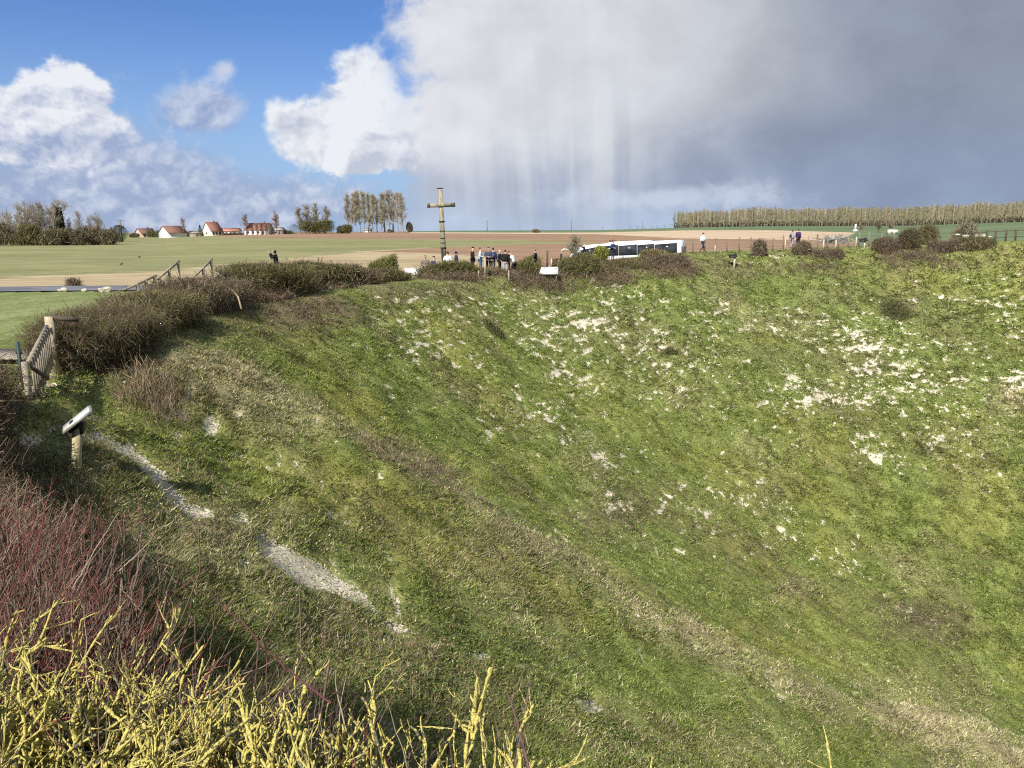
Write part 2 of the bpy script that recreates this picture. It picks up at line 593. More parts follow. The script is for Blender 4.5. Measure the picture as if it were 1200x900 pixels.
class MB:
    """collects vertices / quads / triangles with a colour and a material index; builds ONE mesh"""
    def __init__(s): s.V = []; s.Q = []; s.T = []; s.C = []; s.mq = []; s.mt = []; s.n = 0
    def put(s, V, Q=None, T=None, col=None, mi=0):
        V = np.asarray(V, float).reshape(-1, 3)
        if Q is not None and len(Q): s.Q.append(np.asarray(Q) + s.n); s.mq.append(np.full(len(Q), mi))
        if T is not None and len(T): s.T.append(np.asarray(T) + s.n); s.mt.append(np.full(len(T), mi))
        c = np.asarray(col if col is not None else (1, 1, 1), float)
        if c.ndim == 1: c = np.tile(c, (len(V), 1))
        s.V.append(V); s.C.append(c); s.n += len(V)
        return s
    def box(s, c, d, rz=0.0, R_=None, col=None, mi=0, taper=1.0):
        x, y, z = (v / 2 for v in d)
        P = np.array([[-x, -y, -z], [x, -y, -z], [x, y, -z], [-x, y, -z], [-x * taper, -y * taper, z], [x * taper, -y * taper, z], [x * taper, y * taper, z], [-x * taper, y * taper, z]])
        M_ = np.array(Matrix.Rotation(rz, 3, 'Z')) if R_ is None else np.array(R_)
        P = P @ M_.T + np.array(c)
        return s.put(P, [[0, 3, 2, 1], [4, 5, 6, 7], [0, 1, 5, 4], [1, 2, 6, 5], [2, 3, 7, 6], [3, 0, 4, 7]], col=col, mi=mi)
    def bar(s, a, b, w, h=None, col=None, mi=0):
        a = Vector(a); b = Vector(b); d = b - a; h = h or w
        R_ = d.to_track_quat('Z', 'Y').to_matrix()
        return s.box((a + b) / 2, (w, h, d.length), R_=R_, col=col, mi=mi)
    def tube(s, pts, rad, k=8, col=None, mi=0):
        P = np.array([[list(p) for p in pts]]); r_ = np.ones((1, len(pts))) * np.asarray(rad)
        V, q = tubes(P, r_, k)
        n = len(V)
        return s.put(V, np.concatenate([q]), [[0, (i + 1) % k, i] for i in range(1, k - 1)] + [[n - k, n - k + i, n - k + i + 1] for i in range(1, k - 1)], col=col, mi=mi)
    def poly(s, P, th, nrm, col=None, mi=0):
        P = [Vector(p) for p in P]; n = len(P); nv = Vector(nrm) * th
        V = [list(p) for p in P] + [list(p + nv) for p in P]
        T = [[0, i + 1, i] for i in range(1, n - 1)] + [[n, n + i, n + i + 1] for i in range(1, n - 1)]
        Q = [[i, (i + 1) % n, n + (i + 1) % n, n + i] for i in range(n)]
        return s.put(V, Q, T, col=col, mi=mi)
    def build(s, name, mats, parent=None, smooth_=False):
        if not isinstance(mats, (list, tuple)): mats = [mats]
        V = np.concatenate(s.V)
        Q = np.concatenate(s.Q) if s.Q else None; T = np.concatenate(s.T) if s.T else None
        mi = np.concatenate((s.mq if s.Q else []) + (s.mt if s.T else []))
        return mesh(name, V, Q, T, smooth_, {'col': np.concatenate(s.C)}, mats, parent, mi)


def cvar(c, n, v=0.25, r=None):
    r = r or rng
    return np.clip(np.asarray(c)[None, :] * (1 + r.normal(size=(n, 1)) * v) * (1 + r.normal(size=(n, 3)) * v * .25), 0.004, 1)


def cmix(cols, n, w=None, v=0.2, r=None):
    r = r or rng
    cols = np.array(cols); i = r.choice(len(cols), n, p=w)
    return np.clip(cols[i] * (1 + r.normal(size=(n, 1)) * v), 0.004, 1)

# ------------------------------------------------------------------ crater
def gauss(px, py, L):
    s = np.zeros_like(px)
    for (cx, cy, sx, sy, a, *rot) in L:
        th = math.radians(rot[0]) if rot else 0
        dx = px - cx; dy = py - cy
        u = dx * math.cos(th) + dy * math.sin(th); v = -dx * math.sin(th) + dy * math.cos(th)
        s = s + a * np.exp(-(u / sx) ** 2 - (v / sy) ** 2)
    return s


CHALK = [(842, 355, 22, 8, .42), (885, 380, 62, 16, .38), (905, 362, 42, 9, .3), (1000, 407, 40, 5, .45), (1015, 432, 26, 9, .35), (970, 467, 34, 8, .5),
         (1042, 465, 16, 10, .42), (1110, 402, 70, 8, .3), (1022, 525, 24, 16, .32), (1048, 545, 26, 12, .26), (1100, 515, 36, 10, .25), (1178, 380, 26, 45, .22),
         (860, 555, 50, 40, .22), (905, 480, 34, 50, .16), (632, 403, 24, 3.5, .36), (618, 382, 22, 5, .14), (560, 428, 30, 6, .14), (655, 432, 10, 16, .25),
         (655, 490, 60, 38, .12), (590, 480, 50, 34, .10), (720, 622, 16, 20, .34), (790, 645, 18, 6, .34), (1060, 370, 50, 10, .16), (980, 345, 60, 18, .1),
         (700, 400, 90, 50, .02), (930, 420, 110, 70, .12), (500, 390, 60, 30, .12), (350, 490, 60, 8, .2, 30), (480, 540, 60, 10, .2, 30), (640, 600, 40, 12, .2),
         (1190, 440, 30, 30, .2), (860, 620, 60, 40, .10), (950, 630, 80, 20, .08), (1080, 610, 60, 15, .05), (300, 350, 40, 25, .12)]
CHALKN = [(108, 505, 13, 7, 1.0, 25), (142, 522, 18, 6, .9, 30), (172, 544, 16, 7, 1.0, 45), (203, 580, 16, 5, .8, 40), (228, 597, 12, 4, .6, 20), (292, 604, 9, 8, .6, 60), (312, 634, 20, 8, .9, 45),
          (348, 656, 24, 11, 1.1, 35), (378, 672, 26, 8, .8, 20), (412, 698, 30, 4, .8, 30), (442, 714, 14, 4, .5, 20), (470, 735, 12, 4, .55), (563, 766, 11, 4, .9), (608, 779, 14, 4, .9, 15),
          (690, 824, 16, 5, 1.0, 20), (612, 719, 12, 4, .8), (790, 645, 10, 4, .8), (735, 812, 8, 3, .4), (533, 675, 10, 4, .4), (965, 466, 24, 5, .5), (845, 354, 12, 5, .4), (1005, 407, 30, 3, .4), (630, 404, 18, 3, .5)]
BROWN = [(345, 362, 85, 24, .9), (250, 395, 60, 20, .5, 20), (470, 345, 80, 12, .5), (600, 335, 120, 10, .5), (760, 315, 130, 12, .6), (720, 605, 55, 28, .7), (690, 550, 40, 25, .3), (510, 555, 80, 18, .7, 28),
         (1080, 728, 62, 26, .75), (960, 318, 90, 9, .35), (1090, 308, 80, 9, .45), (1000, 345, 60, 8, .2), (1000, 440, 45, 20, .35), (850, 650, 60, 30, .3), (430, 520, 60, 12, .5, 30), (1000, 500, 60, 25, .3), (640, 640, 60, 20, .3),
         (780, 408, 22, 7, .5), (1045, 360, 26, 10, .5), (575, 378, 16, 10, .6), (250, 470, 110, 20, .3, 25), (910, 690, 50, 20, .35)]
STRAW = [(1185, 465, 30, 20, .9), (930, 690, 30, 18, .5), (250, 445, 120, 26, .7, 24), (330, 530, 120, 22, .25, 30), (560, 650, 110, 24, .45, 30), (200, 640, 150, 70, .45), (420, 760, 140, 60, .35), (700, 850, 160, 50, .45, 15), (880, 870, 90, 40, .5, 20), (1150, 800, 120, 50, .25)]
MOSS = [(440, 590, 90, 40, .55, 30), (330, 560, 70, 30, .5, 30), (505, 660, 60, 30, .55), (1150, 580, 60, 70, .45), (890, 760, 80, 25, .5, 20), (620, 680, 80, 20, .5, 30), (400, 470, 60, 30, .3), (530, 430, 80, 30, .25), (880, 400, 90, 15, .3), (1000, 640, 120, 40, .25), (240, 690, 50, 40, .5), (400, 760, 60, 40, .4), (1080, 850, 60, 30, .3)]


def masks(x, y, z):
    px, py = proj(x, y, z)
    r = np.hypot(x - CX, y - CY); th = np.arctan2(y - CY, x - CX)
    arc = th * 34; s = 41 - r
    n3w = vn(x * .8, y * .8, 24)
    n1 = fbm(arc * 1.15 + (n3w - .5) * 1.5, s * 3.4, 21, 5, .62)            # stretched along the contour
    n2 = fbm(arc * .12, s * .2, 22, 3)
    n3 = fbm(x * 1.3, y * 1.3, 23, 4, .6)
    far = ss((py - 300) / 40) * ss((660 - py) / 200) * ss((px - 330 + (py - 420) * -1.2) / 160) * ss((py - 320) / 30)
    chalk = n1 + (n2 - .5) * .30 + np.minimum(gauss(px, py, CHALK), .45) * .40 + far * 0.030
    n4 = fbm(arc * 3.0, s * 8.5, 25, 4, .65)
    chalk = np.maximum(chalk, n4 + far * .105 + np.minimum(gauss(px, py, CHALK), .6) * .20 + (n2 - .5) * .2)
    chalk = np.maximum(chalk, n3 * .72 + .055 + np.minimum(gauss(px, py, [(a, b, c * 1.45, d * 1.55, e, *f) for a, b, c, d, e, *f in CHALKN]), 1) * .52)
    for L in TRAILS if 'TRAILS' in globals() else []:
        dd, tt_, _ = seg_dist(x, y, L)
        wv = .10 + .34 * vn(tt_ * 9, tt_ * 0 + len(L), 41)
        gk = np.exp(-(dd / wv) ** 2)
        chalk = np.maximum(chalk, np.where(gk > .15, n3 * 1.5 - .28 + (vn(x * 2.3, y * 2.3, 42) - .5) * .40 + .36 * gk * ss(1.25 - tt_ * .45), 0))
    d, t, sg = seg_dist(x, y, RIDGE)
    brown = gauss(px, py, BROWN) + (fbm(x * .35, y * .35, 31, 5, .6) - .48) * 1.3
    straw = gauss(px, py, STRAW) + (.25 + .42 * t) * np.exp(-((d + (vn(x * .5, y * .5, 92) - .5) * 1.2) / (.8 + 1.1 * t)) ** 2) * (.5 + vn(x * .9, y * .9, 93)) + (fbm(x * .3 + 40, y * .3, 32, 5, .6) - .51) * 1.1
    moss = gauss(px, py, MOSS) + (fbm(x * .22, y * .22 + 30, 33, 5, .6) - .48) * 1.2
    # behind the hedge and under it the ground is bare and brown
    return chalk, np.clip(brown, 0, 1.2), np.clip(straw, 0, 1.2), np.clip(moss, 0, 1.2)


TRAILS = [[hit(px, py, 5) for px, py in L] for L in ([(98, 500), (122, 512), (150, 526), (172, 544), (190, 566), (206, 585), (238, 599)],
                                                     [(284, 598), (296, 612), (312, 634), (330, 648), (350, 660), (378, 681), (412, 700), (444, 716), (478, 738)])]


def crater_material():
    m, t, b = mat('crater turf', .95, .1)
    ch, brn, stw, mos = attr(t, 'chalk'), attr(t, 'brown'), attr(t, 'straw'), attr(t, 'moss')
    g = geopos(t)
    n1 = noise(t, g, 3.0, 8, .62); n2 = noise(t, g, 14.0, 6, .65); n3 = noise(t, g, .5, 4, .5); n4 = noise(t, g, 34.0, 4, .6)
    c = mixc(t, smooth(n1 + (n3 - .5) * .5, .35, .68), (.120, .162, .038), (.208, .256, .072))
    c = mixc(t, (mos * 1.1 + (n2 - .5) * .9).clamp(), c, (.33, .30, .075))
    c = mixc(t, (stw * 1.1 + (n2 - .5) * 1.3).clamp() * .85, c, (.36, .31, .17))
    c = mixc(t, (brn * 1.0 + (n2 - .5) * 1.5).clamp() * .85, c, (.17, .13, .085))
    n5 = noise(t, g, 1.7, 5, .6)
    k = (smooth(n2, .25, .75) * .8 + .6) * (smooth(n5, .3, .7) * .40 + .80)
    c = mixc(t, 1.0, c, comb(t, k, k, k), 'MULTIPLY')
    cf = smooth(ch + (n2 - .5) * .36 + (n4 - .5) * .26, .755, .80)
    cc = mixc(t, smooth(n2, .3, .7), (.50, .45, .34), (.78, .71, .57))
    c = mixc(t, cf, c, cc)
    t.links.new(c.k, b.inputs['Base Color'])
    bump(t, b, n1 + n2 * .6, .9, .10)
    return m


def build_crater():
    a0 = np.concatenate([np.arange(R(32), R(258), 0.0031), np.arange(R(258), R(392), 0.014)])
    rr = np.concatenate([np.arange(0.3, 24, 0.14), np.arange(24, 44.6, 0.115)])
    A, RR = np.meshgrid(a0, rr, indexing='ij')
    x = CX + RR * np.cos(A); y = CY + RR * np.sin(A); z = Z(x, y)
    nA, nR = A.shape
    i = np.arange(nA)[:, None]; j = np.arange(nR - 1)[None, :]
    i2 = (i + 1) % nA
    Q = np.stack([i * nR + j, i * nR + j + 1, i2 * nR + j + 1, i2 * nR + j], -1).reshape(-1, 4)
    ch, br, st, mo = masks(x.ravel(), y.ravel(), z.ravel())
    z = z - 0.12 * ss((ch.reshape(z.shape) - .70) / .08) * (RR < 42)       # chalk scars are sunk a little
    o = mesh('crater_slope', np.stack([x, y, z], -1), Q, smooth_=True, attrs={'chalk': ch, 'brown': br, 'straw': st, 'moss': mo}, mats=[crater_material()])
    tag(o, kind='structure')
    return A, RR


build_crater()


# ------------------------------------------------------------------ country round it: one polar sheet split by what grows on it
ROAD = [(-140, 47), (-80, 55), (-40, 59.6), (-27, 61), (0, 66), (12, 71), (40, 84), (90, 104)]


def ground_class(x, y, z):
    """0 lawn 1 road 2 green crop 3 stubble 4 ploughed 5 pale tilled 6 far green"""
    px, py = proj(x, y, z)
    d, t, sg = seg_dist(x, y, ROAD)
    k = np.zeros(x.shape, int)
    beyond = (sg > 0) & (y > 20)
    I = lambda xs, ys: np.interp(px, xs, ys)
    wob = (fbm(px * .02, py * .3, 77, 2) - .5) * 2.0
    tan_top = I([-400, 0, 200, 300, 420, 500, 560, 620, 700], [330, 321, 313, 305, 295, 296, 300, 312, 330]) + wob
    g_top = I([-400, 240, 250, 300, 600, 700, 760], [0, 0, 276.5, 279, 281.5, 284.5, 286])
    g_bot = I([-400, 0, 300, 420, 500, 600, 700, 760], [400, 400, 400, 296, 291, 287, 285, 286])
    k[beyond] = 4
    k[beyond & (py < g_bot) & (py > g_top)] = 2
    k[beyond & (px < 300) & (py > g_top)] = 2
    k[beyond & (py > tan_top) & (px < 700)] = 3
    top = I([480, 560, 700, 800, 900, 1000, 1300], [273.2, 273.6, 274.5, 279.3, 280.6, 281.5, 282])
    k[beyond & (px > 480) & (py < top)] = 5
    top2 = I([480, 600, 700, 760, 800, 900, 1003], [272.0, 272.6, 272.4, 271, 270.0, 269.6, 272.6])
    k[beyond & (px > 480) & (py < top2)] = 6
    k[beyond & (px > 985) & (py < 283) & (py > I([985, 1003], [281, 272.6]))] = 6
    k[beyond & (px > 1003) & (py < 300)] = 6
    return k


def straw_share(x, y, z):
    px, py = proj(x, y, z)
    tt = np.interp(px, [-400, 0, 200, 300, 420, 500, 560, 620, 700], [332, 325, 317, 307, 295, 290, 296, 312, 330])
    w_ = np.interp(px, [0, 300, 420, 500], [9, 7, 3, 2])
    return np.clip(.5 + (py - tt) / (2 * w_), 0, 1) * (px < 720) * (px > -2000)


def field_mat():
    m, t, b = mat('young crop and stubble', .95, .1)
    k = attr(t, 'straw'); g = geopos(t); gs = vscale(t, g, (.35, 1.3, 1))
    n1 = noise(t, gs, .35, 7, .6); n2 = noise(t, gs, 1.6, 5, .65); n0 = noise(t, gs, .04, 3, .5)
    gr = mixc(t, smooth(n1 + (n0 - .5) * .6, .36, .64), (.19, .20, .085), (.27, .26, .125))
    sb = mixc(t, smooth(n1 + (n0 - .5) * .6, .36, .64), (.34, .265, .155), (.45, .365, .22))
    f = smooth(k + (n2 - .5) * 1.0 + (n1 - .5) * .9, .40, .62)
    c = mixc(t, f, gr, sb)
    c = mixc(t, smooth(n2, .56, .72) * .6, c, (.44, .38, .23))
    c = mixc(t, smooth(n2, .40, .30) * .5, c, (.22, .20, .10))
    t.links.new(c.k, b.inputs['Base Color'])
    bump(t, b, n1 + n2, .3, .05)
    return m


def ground_mat(name, c1, c2, c3=None, sc=0.6, stretch=(1, 1, 1), fine=6.0, bmp=.3, rows=None):
    m, t, b = mat(name, .95, .1)
    g = vscale(t, geopos(t), stretch)
    n1 = noise(t, g, sc, 7, .6); n2 = noise(t, g, fine, 5, .65); n0 = noise(t, g, sc * .12, 3, .5)
    c = mixc(t, smooth(n1 + (n0 - .5) * .6, .36, .64), c1, c2)
    if c3: c = mixc(t, smooth(n2 + (n1 - .5) * .5, .52, .72), c, c3)
    k = smooth(n2, .25, .75) * .4 + .8
    c = mixc(t, 1.0, c, comb(t, k, k, k), 'MULTIPLY')
    t.links.new(c.k, b.inputs['Base Color'])
    bump(t, b, n1 + n2, bmp, .05)
    return m


def build_country():
    az = np.concatenate([np.arange(-180, -44, 1.2), np.arange(-44, 44, 0.085), np.arange(44, 180, 1.2)])
    rr = np.exp(np.arange(math.log(4.0), math.log(4500.0), 0.0115))
    A, RR = np.meshgrid(R(az), rr, indexing='ij')
    x = RR * np.sin(A); y = RR * np.cos(A)
    r = np.hypot(x - CX, y - CY)
    d, t, sg = seg_dist(x, y, ROAD)
    z = Z(x, y) - 0.05 * ss((46 - r) / 1.6) - 0.08 * (d < 3.0)
    nA, nR = A.shape
    i = np.arange(nA)[:, None]; j = np.arange(nR - 1)[None, :]; i2 = (i + 1) % nA
    Q = np.stack([i * nR + j, i2 * nR + j, i2 * nR + j + 1, i * nR + j + 1], -1).reshape(-1, 4)
    V = np.stack([x, y, z], -1).reshape(-1, 3)
    rv = r.ravel()
    Q = Q[(rv[Q].min(1) > 44.05)]
    cxy = V[Q].mean(1)
    k = ground_class(cxy[:, 0], cxy[:, 1], cxy[:, 2])
    k[k == 3] = 2
    SH = straw_share(V[:, 0], V[:, 1], V[:, 2])
    fm = field_mat()
    names = ['lawn', 'road', 'green_field', 'stubble_field', 'ploughed_field', 'tilled_field', 'far_green_field']
    mats = [ground_mat('lawn turf', (.14, .175, .052), (.205, .235, .085), (.34, .33, .19), .35, (1.0, .35, 1), 5),
            ground_mat('asphalt', (.10, .105, .115), (.15, .155, .165), None, .5, (1, 1, 1), 30, .1),
            ground_mat('young crop', (.19, .20, .085), (.27, .26, .125), (.44, .38, .23), .22, (.5, 1.6, 1), 1.1),
            ground_mat('stubble', (.38, .29, .17), (.50, .40, .25), (.28, .26, .13), .2, (.4, 1.5, 1), 1.2),
            ground_mat('ploughed soil', (.25, .155, .095), (.32, .21, .13), (.36, .27, .17), .08, (.3, 2, 1), .9),
            ground_mat('pale tilled soil', (.46, .35, .23), (.56, .44, .30), None, .05, (.3, 2, 1), .5),
            ground_mat('winter wheat', (.105, .15, .075), (.155, .20, .10), (.16, .20, .11), .03, (.3, 1.5, 1), .4)]
    for q, (nm, mt) in enumerate(zip(names, mats)):
        f = Q[k == q]
        if not len(f): continue
        u, inv = np.unique(f, return_inverse=True)
        o = mesh(nm, V[u], inv.reshape(-1, 4), smooth_=True, attrs={'straw': SH[u]}, mats=[fm if q == 2 else mt])
        tag(o, kind='structure')


build_country()


def build_road():
    P = np.array(ROAD, float)
    t = np.linspace(0, len(P) - 1, 240); a = np.clip(t.astype(int), 0, len(P) - 2); u = (t - a)[:, None]
    p0 = P[np.clip(a - 1, 0, None)]; p1 = P[a]; p2 = P[a + 1]; p3 = P[np.clip(a + 2, None, len(P) - 1)]
    Q = .5 * ((2 * p1) + (-p0 + p2) * u + (2 * p0 - 5 * p1 + 4 * p2 - p3) * u ** 2 + (-p0 + 3 * p1 - 3 * p2 + p3) * u ** 3)
    T = np.gradient(Q, axis=0); T /= np.linalg.norm(T, axis=1, keepdims=True); Nn = np.stack([-T[:, 1], T[:, 0]], 1)
    off = np.linspace(-2.9, 2.9, 9)
    X = Q[:, None, 0] + Nn[:, None, 0] * off; Y = Q[:, None, 1] + Nn[:, None, 1] * off
    zz = Z(X, Y) + .05
    i = np.arange(239)[:, None] * 9; j = np.arange(8)[None]
    F_ = np.stack([i + j, i + 9 + j, i + 10 + j, i + j + 1], -1).reshape(-1, 4)[:, ::-1]
    o = mesh('road', np.stack([X, Y, zz], -1), F_, smooth_=True, mats=[ground_mat('asphalt', (.13, .135, .15), (.19, .195, .21), None, .5, (1, 1, 1), 30, .1)])
    tag(o, kind='structure')


build_road()


# ------------------------------------------------------------------ grass on the crater walls (real blades, nobody could count them)
def build_grass():
    r = np.random.default_rng(11)
    # scatter: equal chance per patch of view, so near turf is denser; thinned behind the rim
    px = r.uniform(-60, 1260, 700000); py = r.uniform(296, 925, 700000)
    u = (px - 600) / F; v = (py - 450) / F
    dx = u / (CP - v * SP); dz = (-SP - v * CP) / (CP - v * SP)
    # march all rays together against the terrain (looked up in a height grid)
    gx = np.arange(-40, 84, .25); gy = np.arange(-4, 92, .25)
    GX, GY = np.meshgrid(gx, gy, indexing='ij'); GZ = Z(GX, GY, False)
    def look(x, y):
        i = np.clip((x + 40) / .25, 0, len(gx) - 1.01); j = np.clip((y + 4) / .25, 0, len(gy) - 1.01)
        a = i.astype(int); b = j.astype(int); fa = i - a; fb = j - b
        return (GZ[a, b] * (1 - fa) + GZ[a + 1, b] * fa) * (1 - fb) + (GZ[a, b + 1] * (1 - fa) + GZ[a + 1, b + 1] * fa) * fb
    lo = np.full(px.shape, 1.3); done = np.zeros(px.shape, bool); Y = np.zeros(px.shape)
    prev = lo.copy()
    for yy in np.exp(np.linspace(math.log(1.8), math.log(85), 220)):
        g = look(dx * yy, np.full(px.shape, yy)) - (EYE + dz * yy)
        m = (~done) & (g > 0)
        Y[m] = yy; done |= m
    Y = Y * (1 + r.normal(size=Y.shape) * .012)
    x = dx * Y; y = Y
    rad = np.hypot(x - CX, y - CY)
    ok = done & (rad < 42.6) & (rad > 1)
    x, y = x[ok], y[ok]
    z = Z(x, y)
    ch, br, st, mo = masks(x, y, z)
    keep = (ch < np.where(np.hypot(x, y) < 24, .61, .725)) | (r.random(len(x)) < .08)
    x, y, z, ch, br, st, mo = (q[keep] for q in (x, y, z, ch, br, st, mo))
    # near strip under the camera needs more
    n = len(x)
    dist = np.hypot(x, y)
    nb = 3
    X = np.repeat(x, nb) + r.normal(size=n * nb) * .05; Yy = np.repeat(y, nb) + r.normal(size=n * nb) * .05
    Zz = np.repeat(z, nb) - .02
    st3, br3, mo3, d3 = (np.repeat(q, nb) for q in (st, br, mo, dist))
    h = (.020 + .032 * r.random(n * nb)) * (1 + .75 * st3 + .4 * br3) * (.75 + d3 / 60) * (.55 + 1.1 * ss((fbm(X * 2.1, Yy * 2.1, 95, 3) - .35) / .35))
    w = (.0030 + .00034 * d3) * (1 + .8 * r.random(n * nb))
    a = r.random(n * nb) * 6.283
    lean = .5 * r.normal(size=(n * nb, 2)) * h[:, None] * 1.9
    # blades lean a little downslope
    down = np.stack([CX - X, CY - Yy], 1); down /= np.linalg.norm(down, axis=1, keepdims=True)
    lean += down * h[:, None] * .28
    B = np.stack([X, Yy, Zz], 1)
    S_ = np.stack([np.cos(a), np.sin(a), np.zeros_like(a)], 1) * w[:, None]
    tip = B + np.stack([lean[:, 0], lean[:, 1], h], 1)
    V = np.stack([B - S_, B + S_, tip], 1).reshape(-1, 3)
    c = np.where(r.random(n * nb)[:, None] < .5, np.array([[.125, .175, .038]]), np.array([[.215, .272, .070]]))
    fm = np.clip(mo3 * .9 + r.normal(size=n * nb) * .3, 0, 1)[:, None] * .7
    c = c * (1 - fm) + np.array([[.30, .30, .062]]) * fm
    fs = (r.random(n * nb) < np.clip(st3 * .75 + .05, 0, .85))[:, None]
    c = np.where(fs, np.array([[.50, .43, .27]]), c)
    fb = (r.random(n * nb) < np.clip(br3 * .75, 0, .85))[:, None]
    c = np.where(fb, np.array([[.21, .16, .115]]), c)
    c = c * (1 + r.normal(size=(n * nb, 1)) * .30) * (.74 + .52 * ss((fbm(X * 1.5, Yy * 1.5, 94, 5, .7) - .3) / .4))[:, None]
    c = np.repeat(np.clip(c, .01, .8), 3, 0)
    o = mesh('rough_grass', V, None, np.arange(n * nb * 3).reshape(-1, 3), attrs={'col': c}, mats=[M_BLADE])
    tag(o, 'short rough grass and dead stems covering the crater walls', 'grass', kind='stuff')


build_grass()


def build_stalks():
    r = np.random.default_rng(21)
    n = 80000
    px = r.uniform(-40, 640, n); py = r.uniform(400, 900, n)
    Y = np.exp(r.uniform(math.log(2.6), math.log(26), n)); x = (px - 600) / F * Y * 1.12; y = Y
    rad = np.hypot(x - CX, y - CY)
    z = Z(x, y); qx, qy = proj(x, y, z)
    ch, br, st, mo = masks(x, y, z)
    pr = np.clip(.25 + st * .5 + br * .4, 0, 1) * (rad < 41.5) * (qx < 620) * (qy > 380) * (ch < .66) * (.15 + 1.2 * ss((fbm(x * .8, y * .8, 96, 3) - .45) / .2))
    k = r.random(n) < pr
    x, y, z = x[k], y[k], z[k]; m = len(x)
    D = np.stack([r.normal(size=m) * .35, r.normal(size=m) * .35, np.ones(m)], 1)
    P = grow(np.stack([x, y, z - .02], 1), D, .10 + .28 * r.random(m) ** 1.6, None, r, 5, .16, (0, 0, 0))
    V, q = ribbons(P, (.0016 + .00011 * np.hypot(x, y))[:, None] * np.linspace(1.2, .4, 5)[None, :], r)
    c = cmix([(.42, .36, .25), (.30, .24, .17), (.20, .15, .11), (.22, .11, .08)], m, v=.25, r=r)
    o = mesh('dry_stalks', V, q, attrs={'col': np.repeat(c, 10, 0)}, mats=[M_TWIG])
    tag(o, 'dry dead stalks standing in the turf of the near slope', 'stalks', kind='stuff')
    # low broad-leaved weeds in patches
    n = 60000
    px = r.uniform(-40, 900, n); Y = np.exp(r.uniform(math.log(2.6), math.log(30), n)); x = (px - 600) / F * Y * 1.12; y = Y
    rad = np.hypot(x - CX, y - CY); z = Z(x, y); qx, qy = proj(x, y, z); ch, br, st, mo = masks(x, y, z)
    pr = (rad < 41.5) * (qy > 400) * (ch < .66) * ss((fbm(x * .55 + 9, y * .55, 97, 4, .6) - .50) / .12)
    k = r.random(n) < pr
    x, y, z = np.repeat(x[k], 4), np.repeat(y[k], 4), np.repeat(z[k], 4); m = len(x)
    Cn = np.stack([x + r.normal(size=m) * .05, y + r.normal(size=m) * .05, z + .01 + .09 * r.random(m)], 1)
    V, q = leaves(Cn, (.012 + .016 * r.random(m)) * (1 + np.hypot(x, y) / 40), r, 1.2)
    c = cmix([(.10, .15, .04), (.15, .20, .055), (.24, .24, .06), (.075, .105, .035), (.20, .15, .09)], m, v=.25, r=r)
    o = mesh('low_weeds', V, q, attrs={'col': np.repeat(c, 4, 0)}, mats=[M_LEAF])
    tag(o, 'patches of low leafy weeds on the near slope', 'weeds', kind='stuff')


# ------------------------------------------------------------------ bushes
def sample_blob(n, r, shape):
    """random points in a bumpy ellipsoid / box-like bush, denser towards the outside; unit coordinates, z 0..1"""
    P = r.normal(size=(n, 3)); P /= np.linalg.norm(P, axis=1, keepdims=True)
    rad = r.random(n) ** .42
    P = P * rad[:, None]
    if shape == 'box':
        m = np.abs(P).max(1) / (np.linalg.norm(P, axis=1) + 1e-6)
        P = P / (m[:, None] ** .8 + 1e-6) * .86
        P = np.clip(P, -1, 1)
    P[:, 2] = np.where(P[:, 2] < -.55, -P[:, 2], P[:, 2])
    return P


